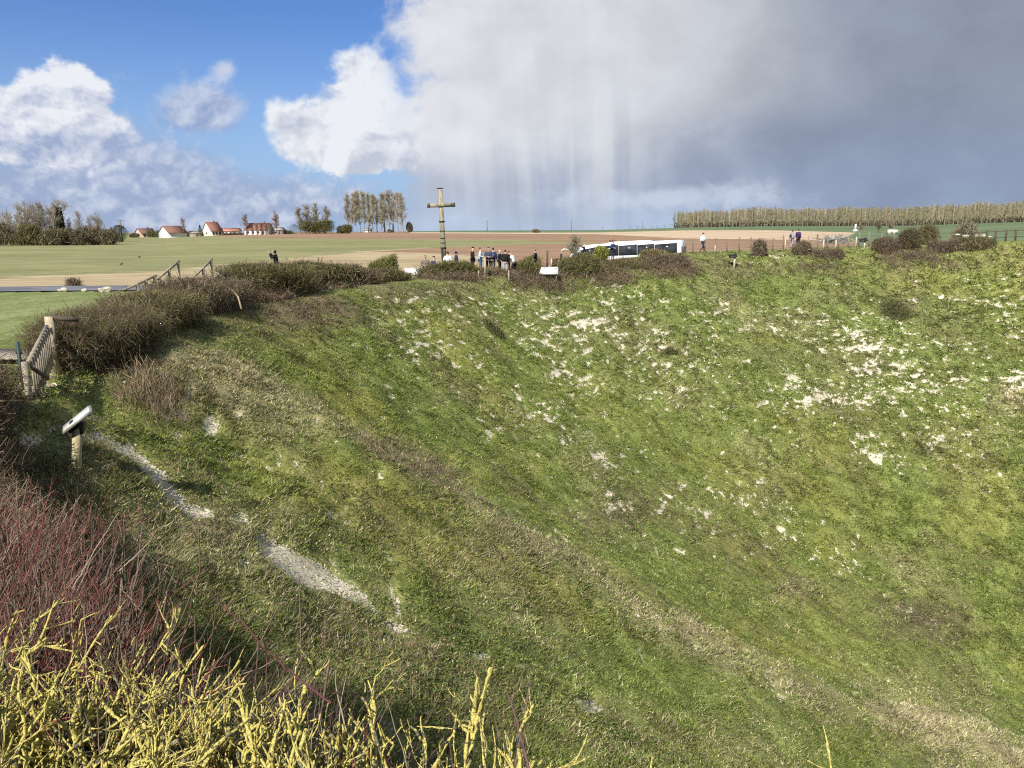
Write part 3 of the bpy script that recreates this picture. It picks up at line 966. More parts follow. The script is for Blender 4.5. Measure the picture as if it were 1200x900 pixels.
def bush(name, label, cat, path, w, h, ntw, nlf, tcols, lcols, seed, shape='ball', tl=.45, tw=.006, ls=.02, group=None, tube=False,
         lump=.25, upward=.8, stems=14, sink=0.1, stemcol=(.16, .125, .09)):
    """a twiggy bush along a ground path [(x,y[,hscale])...]: > twigs, foliage, stems"""
    r = np.random.default_rng(seed)
    pts = np.array([[p[0], p[1], (p[2] if len(p) > 2 else 1.0)] for p in path], float)
    if len(pts) == 1: pts = np.vstack([pts, pts + [[.01, .01, 0]]])
    seg = np.linalg.norm(np.diff(pts[:, :2], axis=0), axis=1); cum = np.concatenate([[0], np.cumsum(seg)]); L = cum[-1]
    def place(n, rmin=0.0):
        P = sample_blob(n, r, shape)
        s = r.random(n) * L
        # ends round off
        cx = np.interp(s, cum, pts[:, 0]); cy = np.interp(s, cum, pts[:, 1]); hs = np.interp(s, cum, pts[:, 2])
        kx = 1 + (vn(s * 1.1 / max(w, .3) + seed, P[:, 2] * 0 + 3, seed) - .5) * 2 * lump
        ky = 1 + (vn(s * 1.3 / max(w, .3) + 9, P[:, 0] * .8 + 7, seed + 5) - .5) * 2 * lump
        x = cx + P[:, 0] * w * kx; y = cy + P[:, 1] * w * kx
        zz = (P[:, 2] * .5 + .5) * h * hs * ky
        return x, y, zz, P
    gz = Z(pts[:, 0], pts[:, 1])
    def ground(x, y):
        return Z(x, y) - sink
    x, y, zz, P = place(ntw)
    N = 4
    z0 = ground(x, y)
    out = np.stack([P[:, 0] * .55, P[:, 1] * .55, np.full(ntw, upward)], 1) + r.normal(size=(ntw, 3)) * .55
    out /= np.linalg.norm(out, axis=1, keepdims=True)
    ln = tl * (.5 + r.random(ntw))
    # tips stay near the bush's own outline, a few stick out
    t = np.linspace(-.75, .25, N)
    base = np.stack([x, y, z0 + zz], 1)
    bend = r.normal(size=(ntw, 3)) * .16
    Pp = base[:, None, :] + out[:, None, :] * (t * 1.0)[None, :, None] * ln[:, None, None] + bend[:, None, :] * ((t + .75) ** 2)[None, :, None] * ln[:, None, None]
    Pp[..., 2] = np.maximum(Pp[..., 2], z0[:, None] - .05)
    wd = tw * (.6 + .8 * r.random(ntw))[:, None] * np.linspace(1.25, .35, N)[None, :]
    V, q = (tubes(Pp, wd, 3) if tube else ribbons(Pp, wd, r))
    c = cmix(tcols, ntw, v=.28, r=r)
    per = len(V) // ntw
    root = empty(name, (float(pts[:, 0].mean()), float(pts[:, 1].mean()), float(gz.mean())))
    off = np.array(root.location)
    tag(root, label, cat, group)
    mesh('twigs', V - off, q, attrs={'col': np.repeat(c, per, 0)}, mats=[M_TWIG], parent=root)
    if nlf:
        x, y, zz, P = place(nlf)
        Cn = np.stack([x, y, ground(x, y) + zz], 1)
        V, q = leaves(Cn, ls * (.6 + .8 * r.random(nlf)), r)
        mesh('foliage', V - off, q, attrs={'col': np.repeat(cmix(lcols, nlf, v=.28, r=r), 4, 0)}, mats=[M_LEAF], parent=root)
    if stems:
        s = r.random(stems) * L
        bx = np.interp(s, cum, pts[:, 0]) + r.normal(size=stems) * w * .25; by = np.interp(s, cum, pts[:, 1]) + r.normal(size=stems) * w * .25
        tp = r.normal(size=(stems, 2)) * w * .45
        tt = np.linspace(0, 1, 5)
        P3 = np.stack([bx[:, None] + tp[:, :1] * tt, by[:, None] + tp[:, 1:] * tt, ground(bx, by)[:, None] - .05 + tt[None, :] * h * .75 * np.interp(s, cum, pts[:, 2])[:, None]], -1)
        P3 += r.normal(size=P3.shape) * .03
        V, q = tubes(P3, np.linspace(1, .35, 5)[None, :] * (tw * 3.2) * (.7 + .6 * r.random((stems, 1))), 5)
        mesh('stems', V - off, q, attrs={'col': np.repeat(cvar(stemcol, stems, .2, r), 25, 0)}, mats=[M_BARK], parent=root)
    return root


PURP = [(.145, .098, .078), (.10, .070, .055), (.17, .13, .09), (.24, .19, .13)]
TAN = [(.22, .175, .115), (.30, .245, .16), (.15, .115, .08), (.12, .085, .06)]
OLIVE = [(.13, .125, .045), (.19, .17, .06), (.10, .085, .045), (.16, .125, .07)]
LFG = [(.10, .135, .035), (.14, .17, .05), (.065, .095, .025), (.17, .14, .06)]
LFY = [(.22, .24, .055), (.17, .20, .05), (.12, .15, .04), (.25, .21, .08)]
LFB = [(.16, .12, .07), (.12, .09, .05), (.11, .12, .04), (.20, .17, .09)]


def pxp(px, Y):
    return ((px - 600) / F * (1 / CP if 0 else 1.0) * Y * 1.0, Y)


def gp(px, Y, h=1.0):
    """ground point at photo column px and Y metres north (level country)"""
    # iterate: column of a ground point depends on its height
    x = (px - 600) / F * Y
    for _ in range(3):
        z = zg(x, Y)
        f = Y * CP - (z - EYE) * SP
        x = (px - 600) / F * f
    return (x, Y, h)


# left hedge, four shrubs along the rim
bush('hedge_shrub', 'clipped purple-brown hedge shrub right beside the grey wooden gate', 'shrub', [gp(72, 18.2, 1.0), gp(120, 19.5, 1.02), gp(150, 21, .95)], 1.1, 1.28, 24000, 14000, PURP + OLIVE[:3] + TAN[1:2], LFG, 101, 'box', .42, .0040, .019, 'hedge shrubs along the left rim', True, .12)
bush('hedge_shrub', 'green-flecked hedge shrub between the purple one by the gate and the handrails', 'shrub', [gp(150, 22.5), gp(190, 24.5, 1.0), gp(205, 26, 1)], 1.2, 1.30, 15000, 11000, PURP[1:] + OLIVE[:2], LFG, 102, 'box', .42, .0052, .024, 'hedge shrubs along the left rim', False, .15)
bush('hedge_shrub', 'long brown hedge shrub below the far wooden handrail', 'shrub', [gp(205, 27.5), gp(240, 30, .98), gp(262, 32.5, .92)], 1.35, 1.40, 15000, 8500, TAN + PURP[:2], LFG, 103, 'box', .42, .0065, .027, 'hedge shrubs along the left rim', False, .15)
bush('hedge_shrub', 'rounded olive hedge shrub below the hooded photographer', 'shrub', [gp(283, 35, 1.0), gp(320, 37, 1.02), gp(345, 38.5, .9)], 1.5, 1.66, 15000, 15000, OLIVE + TAN[2:], LFG + LFY[1:2], 104, 'box', .42, .0075, .031, 'hedge shrubs along the left rim', False, .15)
G2 = 'hedge shrubs along the far rim'
far_sh = [
    ([gp(352, 40.5, .9), gp(390, 42.5, 1.05)], 1.2, 1.3, OLIVE + TAN, LFG, 'dark olive hedge shrub just right of the hooded photographer'),
    ([gp(402, 44.5, .8), gp(432, 46, .85)], 1.1, 1.25, TAN + PURP[:2], LFB + LFG, 'brown hedge shrub below the left side of the yellow-green bush'),
    ([gp(440, 47.5, .95), gp(466, 49, .8)], .95, .85, OLIVE + TAN[2:], LFG, 'green hedge shrub directly left of the leftmost white panel'),
    ([gp(500, 51.3, .95), gp(518, 52, 1.2), gp(548, 53, 1.2)], 1.0, .90, OLIVE, LFG, 'dense olive hedge shrub at the foot of the wooden cross'),
    ([gp(560, 53.5, .75), gp(590, 54.2, .62)], .8, .85, TAN, LFB + LFG[:1], 'thin brown hedge shrub below the crowd of visitors'),
    ([gp(608, 55, .9), gp(628, 55.6, .9)], .9, .95, OLIVE, LFG, 'small green hedge shrub left of the panel by the brown box'),
    ([gp(664, 56.5, 1.0), gp(690, 57.5, 1.15)], 1.1, .95, OLIVE + TAN[:1], LFG + LFY[1:2], 'dark green hedge shrub under the pale little tree'),
    ([gp(700, 58, 1.1), gp(735, 59, 1.15), gp(748, 59.3, 1)], .9, .38, OLIVE + TAN, LFY[1:] + LFG[:2], 'wide mixed hedge shrub in front of the middle of the coach'),
    ([gp(765, 60, .8), gp(800, 61, .75)], .8, .6, TAN + PURP[:2], LFB + LFG[:1], 'low brown shrub in front of the rear end of the coach'),
]
for i, (p, w, h, tc, lc, lb) in enumerate(far_sh):
    L = math.hypot(p[-1][0] - p[0][0], p[-1][1] - p[0][1])
    n = int(2600 * (1 + L * .6))
    bush('hedge_shrub', lb, 'shrub', p, w, h, n, int(n * 1.5), tc, lc, 120 + i, 'box', .5, .014, .045, G2, lump=.28, stems=10)

bush('round_bush', 'tall yellow-green bush standing behind the hedge left of the cross', 'bush', [gp(446, 51.5), gp(452, 52)], 1.15, 2.15, 2500, 9500, OLIVE, LFY, 141, 'box', .4, .011, .05)
bush('round_bush', 'small bright lime bush in front of the front of the coach', 'bush', [gp(700, 60.6), gp(708, 61)], .55, 1.2, 1200, 3600, OLIVE, [(.36, .40, .05), (.28, .34, .04), (.40, .38, .08)], 142, 'ball', .35, .01, .05)
bush('round_bush', 'yellow-brown bush in front of the middle windows of the coach', 'bush', [gp(757, 61.5), gp(772, 62)], .85, .8, 2400, 4600, TAN, [(.28, .25, .07), (.22, .18, .06), (.30, .27, .10)], 143, 'ball', .4, .011, .045)
bush('round_bush', 'green bush behind the path beside the man in black near the post', 'bush', [gp(612, 59.5), gp(622, 60)], 1.1, 1.15, 1400, 4200, OLIVE, LFY[1:] + LFG[:1], 144, 'ball', .4, .012, .05)
# dead brown scrub hanging over the far lip
DEAD = [(.15, .105, .075), (.20, .15, .10), (.11, .075, .055), (.25, .20, .14)]
sc = [((300, 34.0), (330, 36.5), .9, .55, 'dead brown scrub just inside the rim below the rounded olive hedge shrub'),
      ((345, 39.5), (400, 43), 1.3, .6, 'reddish dead scrub on the lip below the dark olive hedge shrub'),
      ((505, 50.4), (560, 51.8), 1.3, .5, 'brown scrub on the lip straight below the cross'),
      ((600, 53.5), (660, 55), 1.4, .6, 'tangled dead scrub on the lip below the brown box'),
      ((670, 56), (740, 57.5), 1.3, .45, 'brown bramble scrub on the lip below the front of the coach'),
      ((750, 58.6), (815, 60.5), 1.3, .42, 'brown bramble scrub on the lip below the rear of the coach')]
for i, (a, b, w, h, lb) in enumerate(sc):
    bush('scrub_patch', lb, 'scrub', [gp(*a), gp(*b)], w, h, 3200, 1500, DEAD, LFB, 160 + i, 'ball', .4, .010, .035, 'dead scrub on the far lip', stems=6)
# right rim: bushes behind and over the fence
rb = [((936, 64.8), (944, 65.2), .55, .7, TAN + PURP[:1], LFB, 'dark little bush right under the two walking visitors'),
      ((886, 64.2), (893, 64.5), .5, 1.1, TAN, LFB, 'small upright shrub right of the man in the white shirt, by the fence'),
      ((955, 64.5), (985, 65), .8, .45, DEAD, LFB, 'low brown scrub by the fence below the grey branch pile'),
      ((1030, 65.5), (1045, 65.8), .85, .9, PURP, LFB, 'purple-brown rounded bush left of the tallest bush on the right rim'),
      ((1060, 66), (1068, 66), .85, 1.5, PURP[:2] + OLIVE[:1], LFB + LFG[:1], 'tallest brown bush on the right rim'),
      ((1078, 67.5), (1088, 67.5), .85, 1.55, OLIVE + TAN[:1], LFY[1:2] + LFB, 'grey-green bush just right of the tallest one on the right rim'),
      ((1095, 65.5), (1118, 65.4), .85, .8, PURP, LFB, 'low dark purple bush below the pale round bush'),
      ((1122, 70), (1136, 70), 1.15, 2.2, [(.27, .23, .16), (.22, .19, .13)], [(.24, .22, .13), (.20, .18, .10)], 'pale round bush on the right rim'),
      ((1125, 65.2), (1160, 65), .9, .85, OLIVE + TAN, LFG + LFB, 'low green-brown scrub under the stone pile')]
for i, (a, b, w, h, tc, lc, lb) in enumerate(rb):
    bush('rim_bush', lb, 'bush', [gp(*a), gp(*b)], w, h, 3400, 3600, tc, lc, 180 + i, 'ball', .45, .012, .04, 'bushes on the right rim', lump=.35, stems=10)
for i, (a, b, w, h, n_, lb) in enumerate([((940, 62.8), (985, 63.3), 1.1, .35, 1300, 'thin patch of dead scrub just below the grey branch pile'), ((1035, 64.4), (1100, 64.2), 1.2, .42, 2600, 'reddish dead scrub below the tallest bush on the right rim')]):
    bush('scrub_patch', lb, 'scrub', [gp(*a), gp(*b)], w, h, n_, n_ // 2, DEAD, LFB + LFG[:1], 200 + i, 'ball', .4, .010, .035, 'dead scrub on the right rim', lump=.5, stems=4)
# little dark bushes growing on the far wall
for i, (px, py, w, h, lb) in enumerate([(577, 380, .5, .45, 'small dark bush on the far crater wall below the visitors'), (1045, 362, .9, .8, 'dark bush alone on the right crater wall'),
                                        (782, 408, .35, .25, 'low dark tuft in the middle of the far crater wall')]):
    hx, hy = hit(px, py + 6, 8)
    bush('wall_bush', lb, 'bush', [(hx, hy), (hx + .5, hy + .1)], w, h, 500, 3000, [(.14, .11, .07), (.18, .15, .09)], [(.09, .12, .035), (.13, .16, .05), (.07, .09, .03)], 220 + i, 'ball', .4, .010, .04, 'dark bushes on the far crater wall', lump=.6, stems=4)
# brambly mass between camera and gate, on the left edge
BR = [(.17, .13, .09), (.12, .09, .06), (.24, .19, .13), (.10, .07, .05)]
bush('bramble_bush', 'dark brown bramble bush at the left edge in front of the wooden gate', 'bush', [(-9.6, 13.2, 1.0), (-8.8, 11.4, 1.0), (-7.5, 9.6, .95)], 1.15, 1.35, 9000, 7000, BR, LFB + LFG[:2], 240, 'ball', .5, .0055, .022, tube=True, lump=.3, upward=.5)
bush('bramble_bush', 'dark bramble bush at the left edge below the lectern sign', 'bush', [(-6.6, 8.8, .95), (-5.6, 7.4, 1.0), (-4.7, 6.0, 1.0)], 1.0, 1.25, 10000, 6500, BR, LFG + LFB, 241, 'ball', .45, .0045, .019, tube=True, lump=.3, upward=.5)
bush('weed_clump', 'green and brown weeds round the foot of the lectern sign', 'weeds', [(-7.6, 12.2, .8), (-6.2, 10.4, 1), (-5.0, 8.6, 1)], .75, .42, 2600, 4200, BR[:3], LFG, 242, 'ball', .3, .004, .02, upward=1.0, stems=0)
bush('weed_clump', 'dry standing stalks on the slope below the purple hedge shrub', 'weeds', [(-9.0, 19.0, 1.0), (-8.2, 17.0, 1)], .9, .5, 1400, 900, [(.34, .27, .18), (.25, .18, .12), (.18, .13, .09)], LFG, 243, 'ball', .45, .005, .02, upward=1.6, stems=0)


# ------------------------------------------------------------------ foreground hedge: red twigs and lichen-covered branches
def grow(P0, D0, L, rad, r, N=6, wob=.10, trop=(0, 0, .25)):
    """curved branches from points P0 along D0"""
    M = len(P0)
    D = D0 / (np.linalg.norm(D0, axis=1, keepdims=True) + 1e-9)
    P = np.zeros((M, N, 3)); P[:, 0] = P0
    step = (L / (N - 1))[:, None]
    for i in range(1, N):
        D = D + r.normal(size=(M, 3)) * wob + np.array(trop) * .18
        D /= np.linalg.norm(D, axis=1, keepdims=True)
        P[:, i] = P[:, i - 1] + D * step
    return P


def children_of(P, rad, per, r, lo=.3, hi=1.0, ang=.7, up=.2):
    """points and directions for side shoots along parent branches"""
    M, N, _ = P.shape
    i = np.repeat(np.arange(M), per)
    t = lo + (hi - lo) * r.random(M * per)
    f = t * (N - 1); a = np.clip(f.astype(int), 0, N - 2); u = (f - a)[:, None]
    B = P[i, a] * (1 - u) + P[i, a + 1] * u
    T = P[i, a + 1] - P[i, a]; T /= np.linalg.norm(T, axis=1, keepdims=True) + 1e-9
    D = T + r.normal(size=T.shape) * ang + np.array([0, 0, up])
    ri = rad[i, a] * (1 - u[:, 0]) + rad[i, a + 1] * u[:, 0]
    return B, D, ri, t


def fg_line(s):
    """front edge of the clipped hedge beside the camera, s 0 (right) .. 1 (left, further off)"""
    xs = [1.5, .7, .05, -.50, -1.1, -1.75, -2.7]; ys = [.78, 1.14, 1.48, 1.79, 2.03, 2.22, 2.8]
    k = np.linspace(0, 1, 7)
    return np.interp(s, k, xs), np.interp(s, k, ys)


build_stalks()


def lichen_hedge():
    r = np.random.default_rng(5)
    root = empty('lichen_hedge', (-.6, 1.4, .6))
    tag(root, 'foreground hedge of branches crusted with bright yellow lichen, at the lower left edge', 'hedge')
    off = np.array(root.location)
    TOP = EYE - 1.21
    def put(name, P, rad, k, col, m, nz=0.0, sub=1):
        M, N, _ = P.shape
        V, q = tubes(P, rad, k)
        if nz:
            c = np.repeat(P.reshape(-1, 3), k, 0)
            d = V - c
            f = 1 + (fbm(V[:, 0] * 95 + V[:, 2] * 61, V[:, 1] * 95 - V[:, 2] * 73, 50, 3, .6) - .42) * nz
            V = c + d * np.clip(f, .35, 2.4)[:, None]
        o = mesh(name, V - off, q, smooth_=True, attrs={'ly': col(V)}, mats=[m], parent=root)
        return o
    def resamp(P, rad, n):
        M, N, _ = P.shape
        t = np.linspace(0, N - 1, n); a = np.clip(t.astype(int), 0, N - 2); u = (t - a)
        # smooth (Catmull-Rom)
        p0 = P[:, np.clip(a - 1, 0, N - 1)]; p1 = P[:, a]; p2 = P[:, a + 1]; p3 = P[:, np.clip(a + 2, 0, N - 1)]
        w = u[None, :, None]
        Q = .5 * ((2 * p1) + (-p0 + p2) * w + (2 * p0 - 5 * p1 + 4 * p2 - p3) * w ** 2 + (-p0 + 3 * p1 - 3 * p2 + p3) * w ** 3)
        return Q, rad[:, a] * (1 - u) + rad[:, a + 1] * u
    # thick limbs rising out of the hedge
    M0 = 4000
    s = np.where(r.random(M0) < .45, .05 + .42 * r.random(M0), r.random(M0) * .96)
    ex, ey = fg_line(s)
    back = r.random(M0) ** .9 * .95
    nx, ny = -.38, -.92                                  # away from the crater, back under the camera
    x = ex + nx * back + r.normal(size=M0) * .08; y = ey + ny * back + r.normal(size=M0) * .06
    z = TOP - .26 - r.random(M0) * .50
    P0 = np.stack([x, y, z], 1)
    D0 = np.stack([r.normal(size=M0) * .75 + .05, r.normal(size=M0) * .5 + .15, np.full(M0, 1.0)], 1)
    L = .30 + .32 * r.random(M0)
    P = grow(P0, D0, L, None, r, 7, .17, (.02, .06, .15))
    r0 = (.0019 + .0026 * r.random(M0))[:, None] * np.linspace(1.15, .62, 7)[None, :]
    k0 = P[:, :, 2].max(1) < TOP + .02 + .03 * np.sin(P[:, -1, 0] * 7); P, r0 = P[k0], r0[k0]
    def cap(P, extra=.0):
        P[..., 2] = np.minimum(P[..., 2], TOP + extra + .05 * np.sin(P[..., 0] * 9) + .035 * np.sin(P[..., 1] * 13 + P[..., 0] * 5))
        return P
    B, D, ri, t = children_of(P, r0, 5, r, .25, 1.0, .62, .35)
    M1 = len(B); L1 = (.05 + .14 * r.random(M1))
    P1 = grow(B, D, L1, None, r, 5, .16, (0, .05, .3))
    r1 = np.clip(ri * .82, .0012, .0038)[:, None] * np.linspace(1.1, .62, 5)[None, :]
    B, D, ri, t = children_of(P1, r1, 3, r, .25, 1.0, .6, .3)
    keep = r.random(len(B)) < .75; B, D, ri = B[keep], D[keep], ri[keep]
    M2 = len(B); L2 = .02 + .06 * r.random(M2)
    P2 = grow(B, D, L2, None, r, 4, .15, (0, 0, .3))
    r2 = np.clip(ri * .8, .0009, .0030)[:, None] * np.linspace(1.05, .6, 4)[None, :]
    # clipped flat: drop what grew over the trim line
    k1 = P1[:, -1, 2] < TOP + .04 * np.sin(P1[:, -1, 0] * 8) + .02; P1, r1 = P1[k1], r1[k1]
    k2 = P2[:, -1, 2] < TOP + .04 * np.sin(P2[:, -1, 0] * 8) + .05; P2, r2 = P2[k2], r2[k2]

    def lich(amount):
        def f(V):
            n = fbm(V[:, 0] * 9 + V[:, 2] * 7, V[:, 1] * 9 - V[:, 2] * 8, 61, 4, .6)
            n2 = fbm(V[:, 0] * 120 + V[:, 2] * 70, V[:, 1] * 120 - V[:, 2] * 90, 62, 3, .6)
            hgt = ss((V[:, 2] - (TOP - .62)) / .42)
            return n + amount + hgt * .30 - .25
        return f
    Q, q = resamp(P, r0, 38); put('branches', Q, q * 1.4, 7, lich(.04), M_LICHEN, 2.6)
    Q, q = resamp(P1, r1, 15); put('side_shoots', Q, q * 1.5, 6, lich(.10), M_LICHEN, 3.0)
    Q, q = resamp(P2, r2, 8); put('stub_twigs', Q, q * 1.6, 5, lich(.06), M_LICHEN, 3.0)
    # thin bare twigs
    Mt = 4600
    s = r.random(Mt) * 1.0; ex, ey = fg_line(s); back = r.random(Mt) ** .8 * 1.35 - .08
    x = ex + nx * back; y = ey + ny * back; z = TOP - .85 + r.random(Mt) ** .8 * .85
    D0 = np.stack([r.normal(size=Mt) * .6, r.normal(size=Mt) * .5 + .2, np.full(Mt, .9)], 1)
    Lt = .10 + .20 * r.random(Mt)
    Pt = grow(np.stack([x, y, z - Lt * .5], 1), D0, Lt, None, r, 6, .12, (0, 0, .2))
    rt = (.0011 + .0016 * r.random(Mt) ** 2)[:, None] * np.linspace(1.2, .45, 6)[None, :]
    kk = Pt[:, -1, 2] < TOP + .10; Pt, rt = Pt[kk], rt[kk]
    cc = cmix([(.20, .15, .11), (.28, .23, .17), (.13, .09, .07), (.20, .07, .06), (.34, .31, .20)], len(Pt), v=.25, r=r)
    V, q = tubes(Pt, rt, 4)
    mesh('bare_twigs', V - off, q, smooth_=True, attrs={'col': np.repeat(cc, 24, 0)}, mats=[M_TWIG], parent=root)
    # dark old wood and dead leaves inside, packed denser to shadow the slope
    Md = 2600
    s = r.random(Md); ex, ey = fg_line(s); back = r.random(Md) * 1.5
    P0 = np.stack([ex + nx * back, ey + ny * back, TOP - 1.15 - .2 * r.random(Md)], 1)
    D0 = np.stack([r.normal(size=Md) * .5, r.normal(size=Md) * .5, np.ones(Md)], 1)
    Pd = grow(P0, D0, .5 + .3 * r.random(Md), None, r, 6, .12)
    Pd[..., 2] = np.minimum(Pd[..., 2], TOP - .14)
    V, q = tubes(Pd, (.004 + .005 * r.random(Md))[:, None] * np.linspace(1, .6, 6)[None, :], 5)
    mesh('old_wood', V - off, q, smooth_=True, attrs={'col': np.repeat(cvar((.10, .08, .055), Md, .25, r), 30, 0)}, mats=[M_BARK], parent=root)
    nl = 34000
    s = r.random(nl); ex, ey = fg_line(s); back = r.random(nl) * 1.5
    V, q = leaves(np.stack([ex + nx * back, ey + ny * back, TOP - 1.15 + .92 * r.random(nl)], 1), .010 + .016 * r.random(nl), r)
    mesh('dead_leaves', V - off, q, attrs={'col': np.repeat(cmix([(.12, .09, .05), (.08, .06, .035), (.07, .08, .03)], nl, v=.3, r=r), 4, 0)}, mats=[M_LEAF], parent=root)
    return root


lichen_hedge()


def red_bush(label, pts, h, n, seed, w=.55, lean=(.35, .25), thin=.0024, cols=None):
    r = np.random.default_rng(seed)
    pts = np.array(pts, float)
    root = empty('red_twig_bush', (float(pts[:, 0].mean()), float(pts[:, 1].mean()), zg(pts[:, 0].mean(), pts[:, 1].mean())))
    off = np.array(root.location)
    tag(root, label, 'bush', 'red twigged bushes beside the lichen hedge')
    u = r.random(n) * (len(pts) - 1); a = np.clip(u.astype(int), 0, len(pts) - 2); f = (u - a)[:, None]
    B = pts[a] * (1 - f) + pts[a + 1] * f
    B = B[:, :2] + r.normal(size=(n, 2)) * w
    top = (pts[a] * (1 - f) + pts[a + 1] * f)[:, 2]
    L = .20 + .30 * r.random(n)
    z = top - L * .9 - h * r.random(n) ** 1.3 * .8
    D0 = np.stack([r.normal(size=n) * .75 + lean[0], r.normal(size=n) * .6 + lean[1], np.full(n, 1.0)], 1)
    P = grow(np.stack([B[:, 0], B[:, 1], z], 1), D0, L, None, r, 6, .10, (.05, .02, .15))
    P[..., 2] = np.where(P[..., 2] > top[:, None] + .05, top[:, None] + .05 + (P[..., 2] - top[:, None] - .05) * .3, P[..., 2])
    rad = (thin * (.5 + 1.0 * r.random(n)))[:, None] * np.linspace(1.3, .45, 6)[None, :]
    cols = cols or [(.22, .065, .06), (.15, .055, .055), (.27, .13, .10), (.33, .27, .19), (.18, .13, .095), (.11, .08, .06)]
    V, q = tubes(P, rad, 4)
    mesh('twigs', V - off, q, smooth_=True, attrs={'col': np.repeat(cmix(cols, n, v=.22, r=r), 24, 0)}, mats=[M_TWIG], parent=root)
    B1, D1, ri, t = children_of(P, rad, 2, r, .2, .95, .5, .2)
    P1 = grow(B1, D1, .07 + .14 * r.random(len(B1)), None, r, 4, .08)
    V, q = ribbons(P1, np.clip(ri * .6, .0007, .002)[:, None] * np.linspace(1, .4, 4)[None, :], r)
    mesh('side_shoots', V - off, q, attrs={'col': np.repeat(cmix(cols, len(P1), v=.22, r=r), 8, 0)}, mats=[M_TWIG], parent=root)
    ns = n // 14
    B2 = pts[r.integers(0, len(pts), ns)]
    xy = B2[:, :2] + r.normal(size=(ns, 2)) * w * .7
    zz = Z(xy[:, 0], xy[:, 1])
    Ps = np.linspace(0, 1, 6)[None, :, None] * (np.stack([r.normal(size=ns) * .3 + lean[0] * .4, r.normal(size=ns) * .3, B2[:, 2] - .1 - zz], 1)[:, None, :]) + np.stack([xy[:, 0], xy[:, 1], zz], 1)[:, None, :]
    Ps = Ps + r.normal(size=Ps.shape) * .03
    V, q = tubes(Ps, (.005 + .006 * r.random(ns))[:, None] * np.linspace(1.2, .5, 6)[None, :], 5)
    mesh('stems', V - off, q, smooth_=True, attrs={'col': np.repeat(cvar((.15, .115, .085), ns, .25, r), 30, 0)}, mats=[M_BARK], parent=root)
    return root


def tops(L):
    """(px, py, Y) seen on the bush's top outline -> x, y, top height"""
    return [tuple(at(*p)) for p in L]


red_bush('dense dark red twigged bush directly behind the left end of the lichen hedge', tops([(-90, 660, 4.1), (-20, 675, 3.9), (25, 705, 3.6), (70, 728, 3.4)]), .95, 3000, 301, .26)
red_bush('red and brown twig bush at the left edge below the bramble', tops([(-90, 590, 5.2), (-30, 600, 4.9), (0, 625, 4.6)]), 1.2, 2200, 302, .36)
red_bush('thin dark bare shoots behind the middle of the lichen hedge', tops([(190, 760, 2.9), (300, 790, 2.7), (430, 825, 2.4)]), .45, 190, 303, .10, (.2, .2), .002,
         [(.13, .07, .065), (.17, .10, .09), (.10, .07, .055), (.26, .21, .15)])


def long_shoot(name, label, pts, rad, col, seed, cat='shoot'):
    r = np.random.default_rng(seed)
    P = np.array([list(at(*p)) for p in pts])[None]
    N = P.shape[1]
    root = empty(name, tuple(P[0, 0])); off = np.array(P[0, 0])
    tag(root, label, cat)
    # densify
    t = np.linspace(0, N - 1, N * 5); a = np.clip(t.astype(int), 0, N - 2); u = (t - a)[None, :, None]
    Q = P[:, a] * (1 - u) + P[:, a + 1] * u + r.normal(size=(1, len(t), 3)) * rad * .5
    V, q = tubes(Q, np.linspace(1.2, .45, len(t))[None, :] * rad, 6)
    mesh('stem', V - off, q, smooth_=True, attrs={'col': np.tile(np.array(col), (len(V), 1))}, mats=[M_TWIG], parent=root)
    B, D, ri, tt = children_of(Q, np.linspace(1.2, .45, len(t))[None, :] * rad, 16, r, .1, 1, .9, .2)
    P1 = grow(B, D, .012 + .012 * r.random(16), None, r, 3, .02)
    V, q = tubes(P1, ri[:, None] * np.linspace(.8, .2, 3)[None, :], 4)
    mesh('thorns', V - off, q, attrs={'col': np.tile(np.array(col) * .8, (len(V), 1))}, mats=[M_TWIG], parent=root)


long_shoot('rose_shoot', 'long thorny purple-red shoot arching out of the lichen hedge', [(388, 825, 1.62), (350, 795, 1.72), (315, 765, 1.85), (285, 730, 1.98), (262, 712, 2.08), (243, 690, 2.18)], .0024, (.12, .045, .05), 1)
long_shoot('rose_shoot', 'short upright dark shoot at the right end of the lichen hedge', [(622, 905, 1.35), (612, 870, 1.42), (603, 835, 1.5), (592, 805, 1.58)], .0026, (.15, .09, .08), 2)
long_shoot('pale_shoot', 'straight pale shoot standing out of the red twig bush', [(85, 690, 3.4), (105, 655, 3.6), (140, 600, 3.8)], .0035, (.38, .27, .20), 3)
long_shoot('red_shoot', 'upright red shoot at the left edge in front of the bramble', [(42, 650, 3.6), (52, 600, 3.8), (62, 560, 4.0)], .0035, (.17, .05, .045), 4)


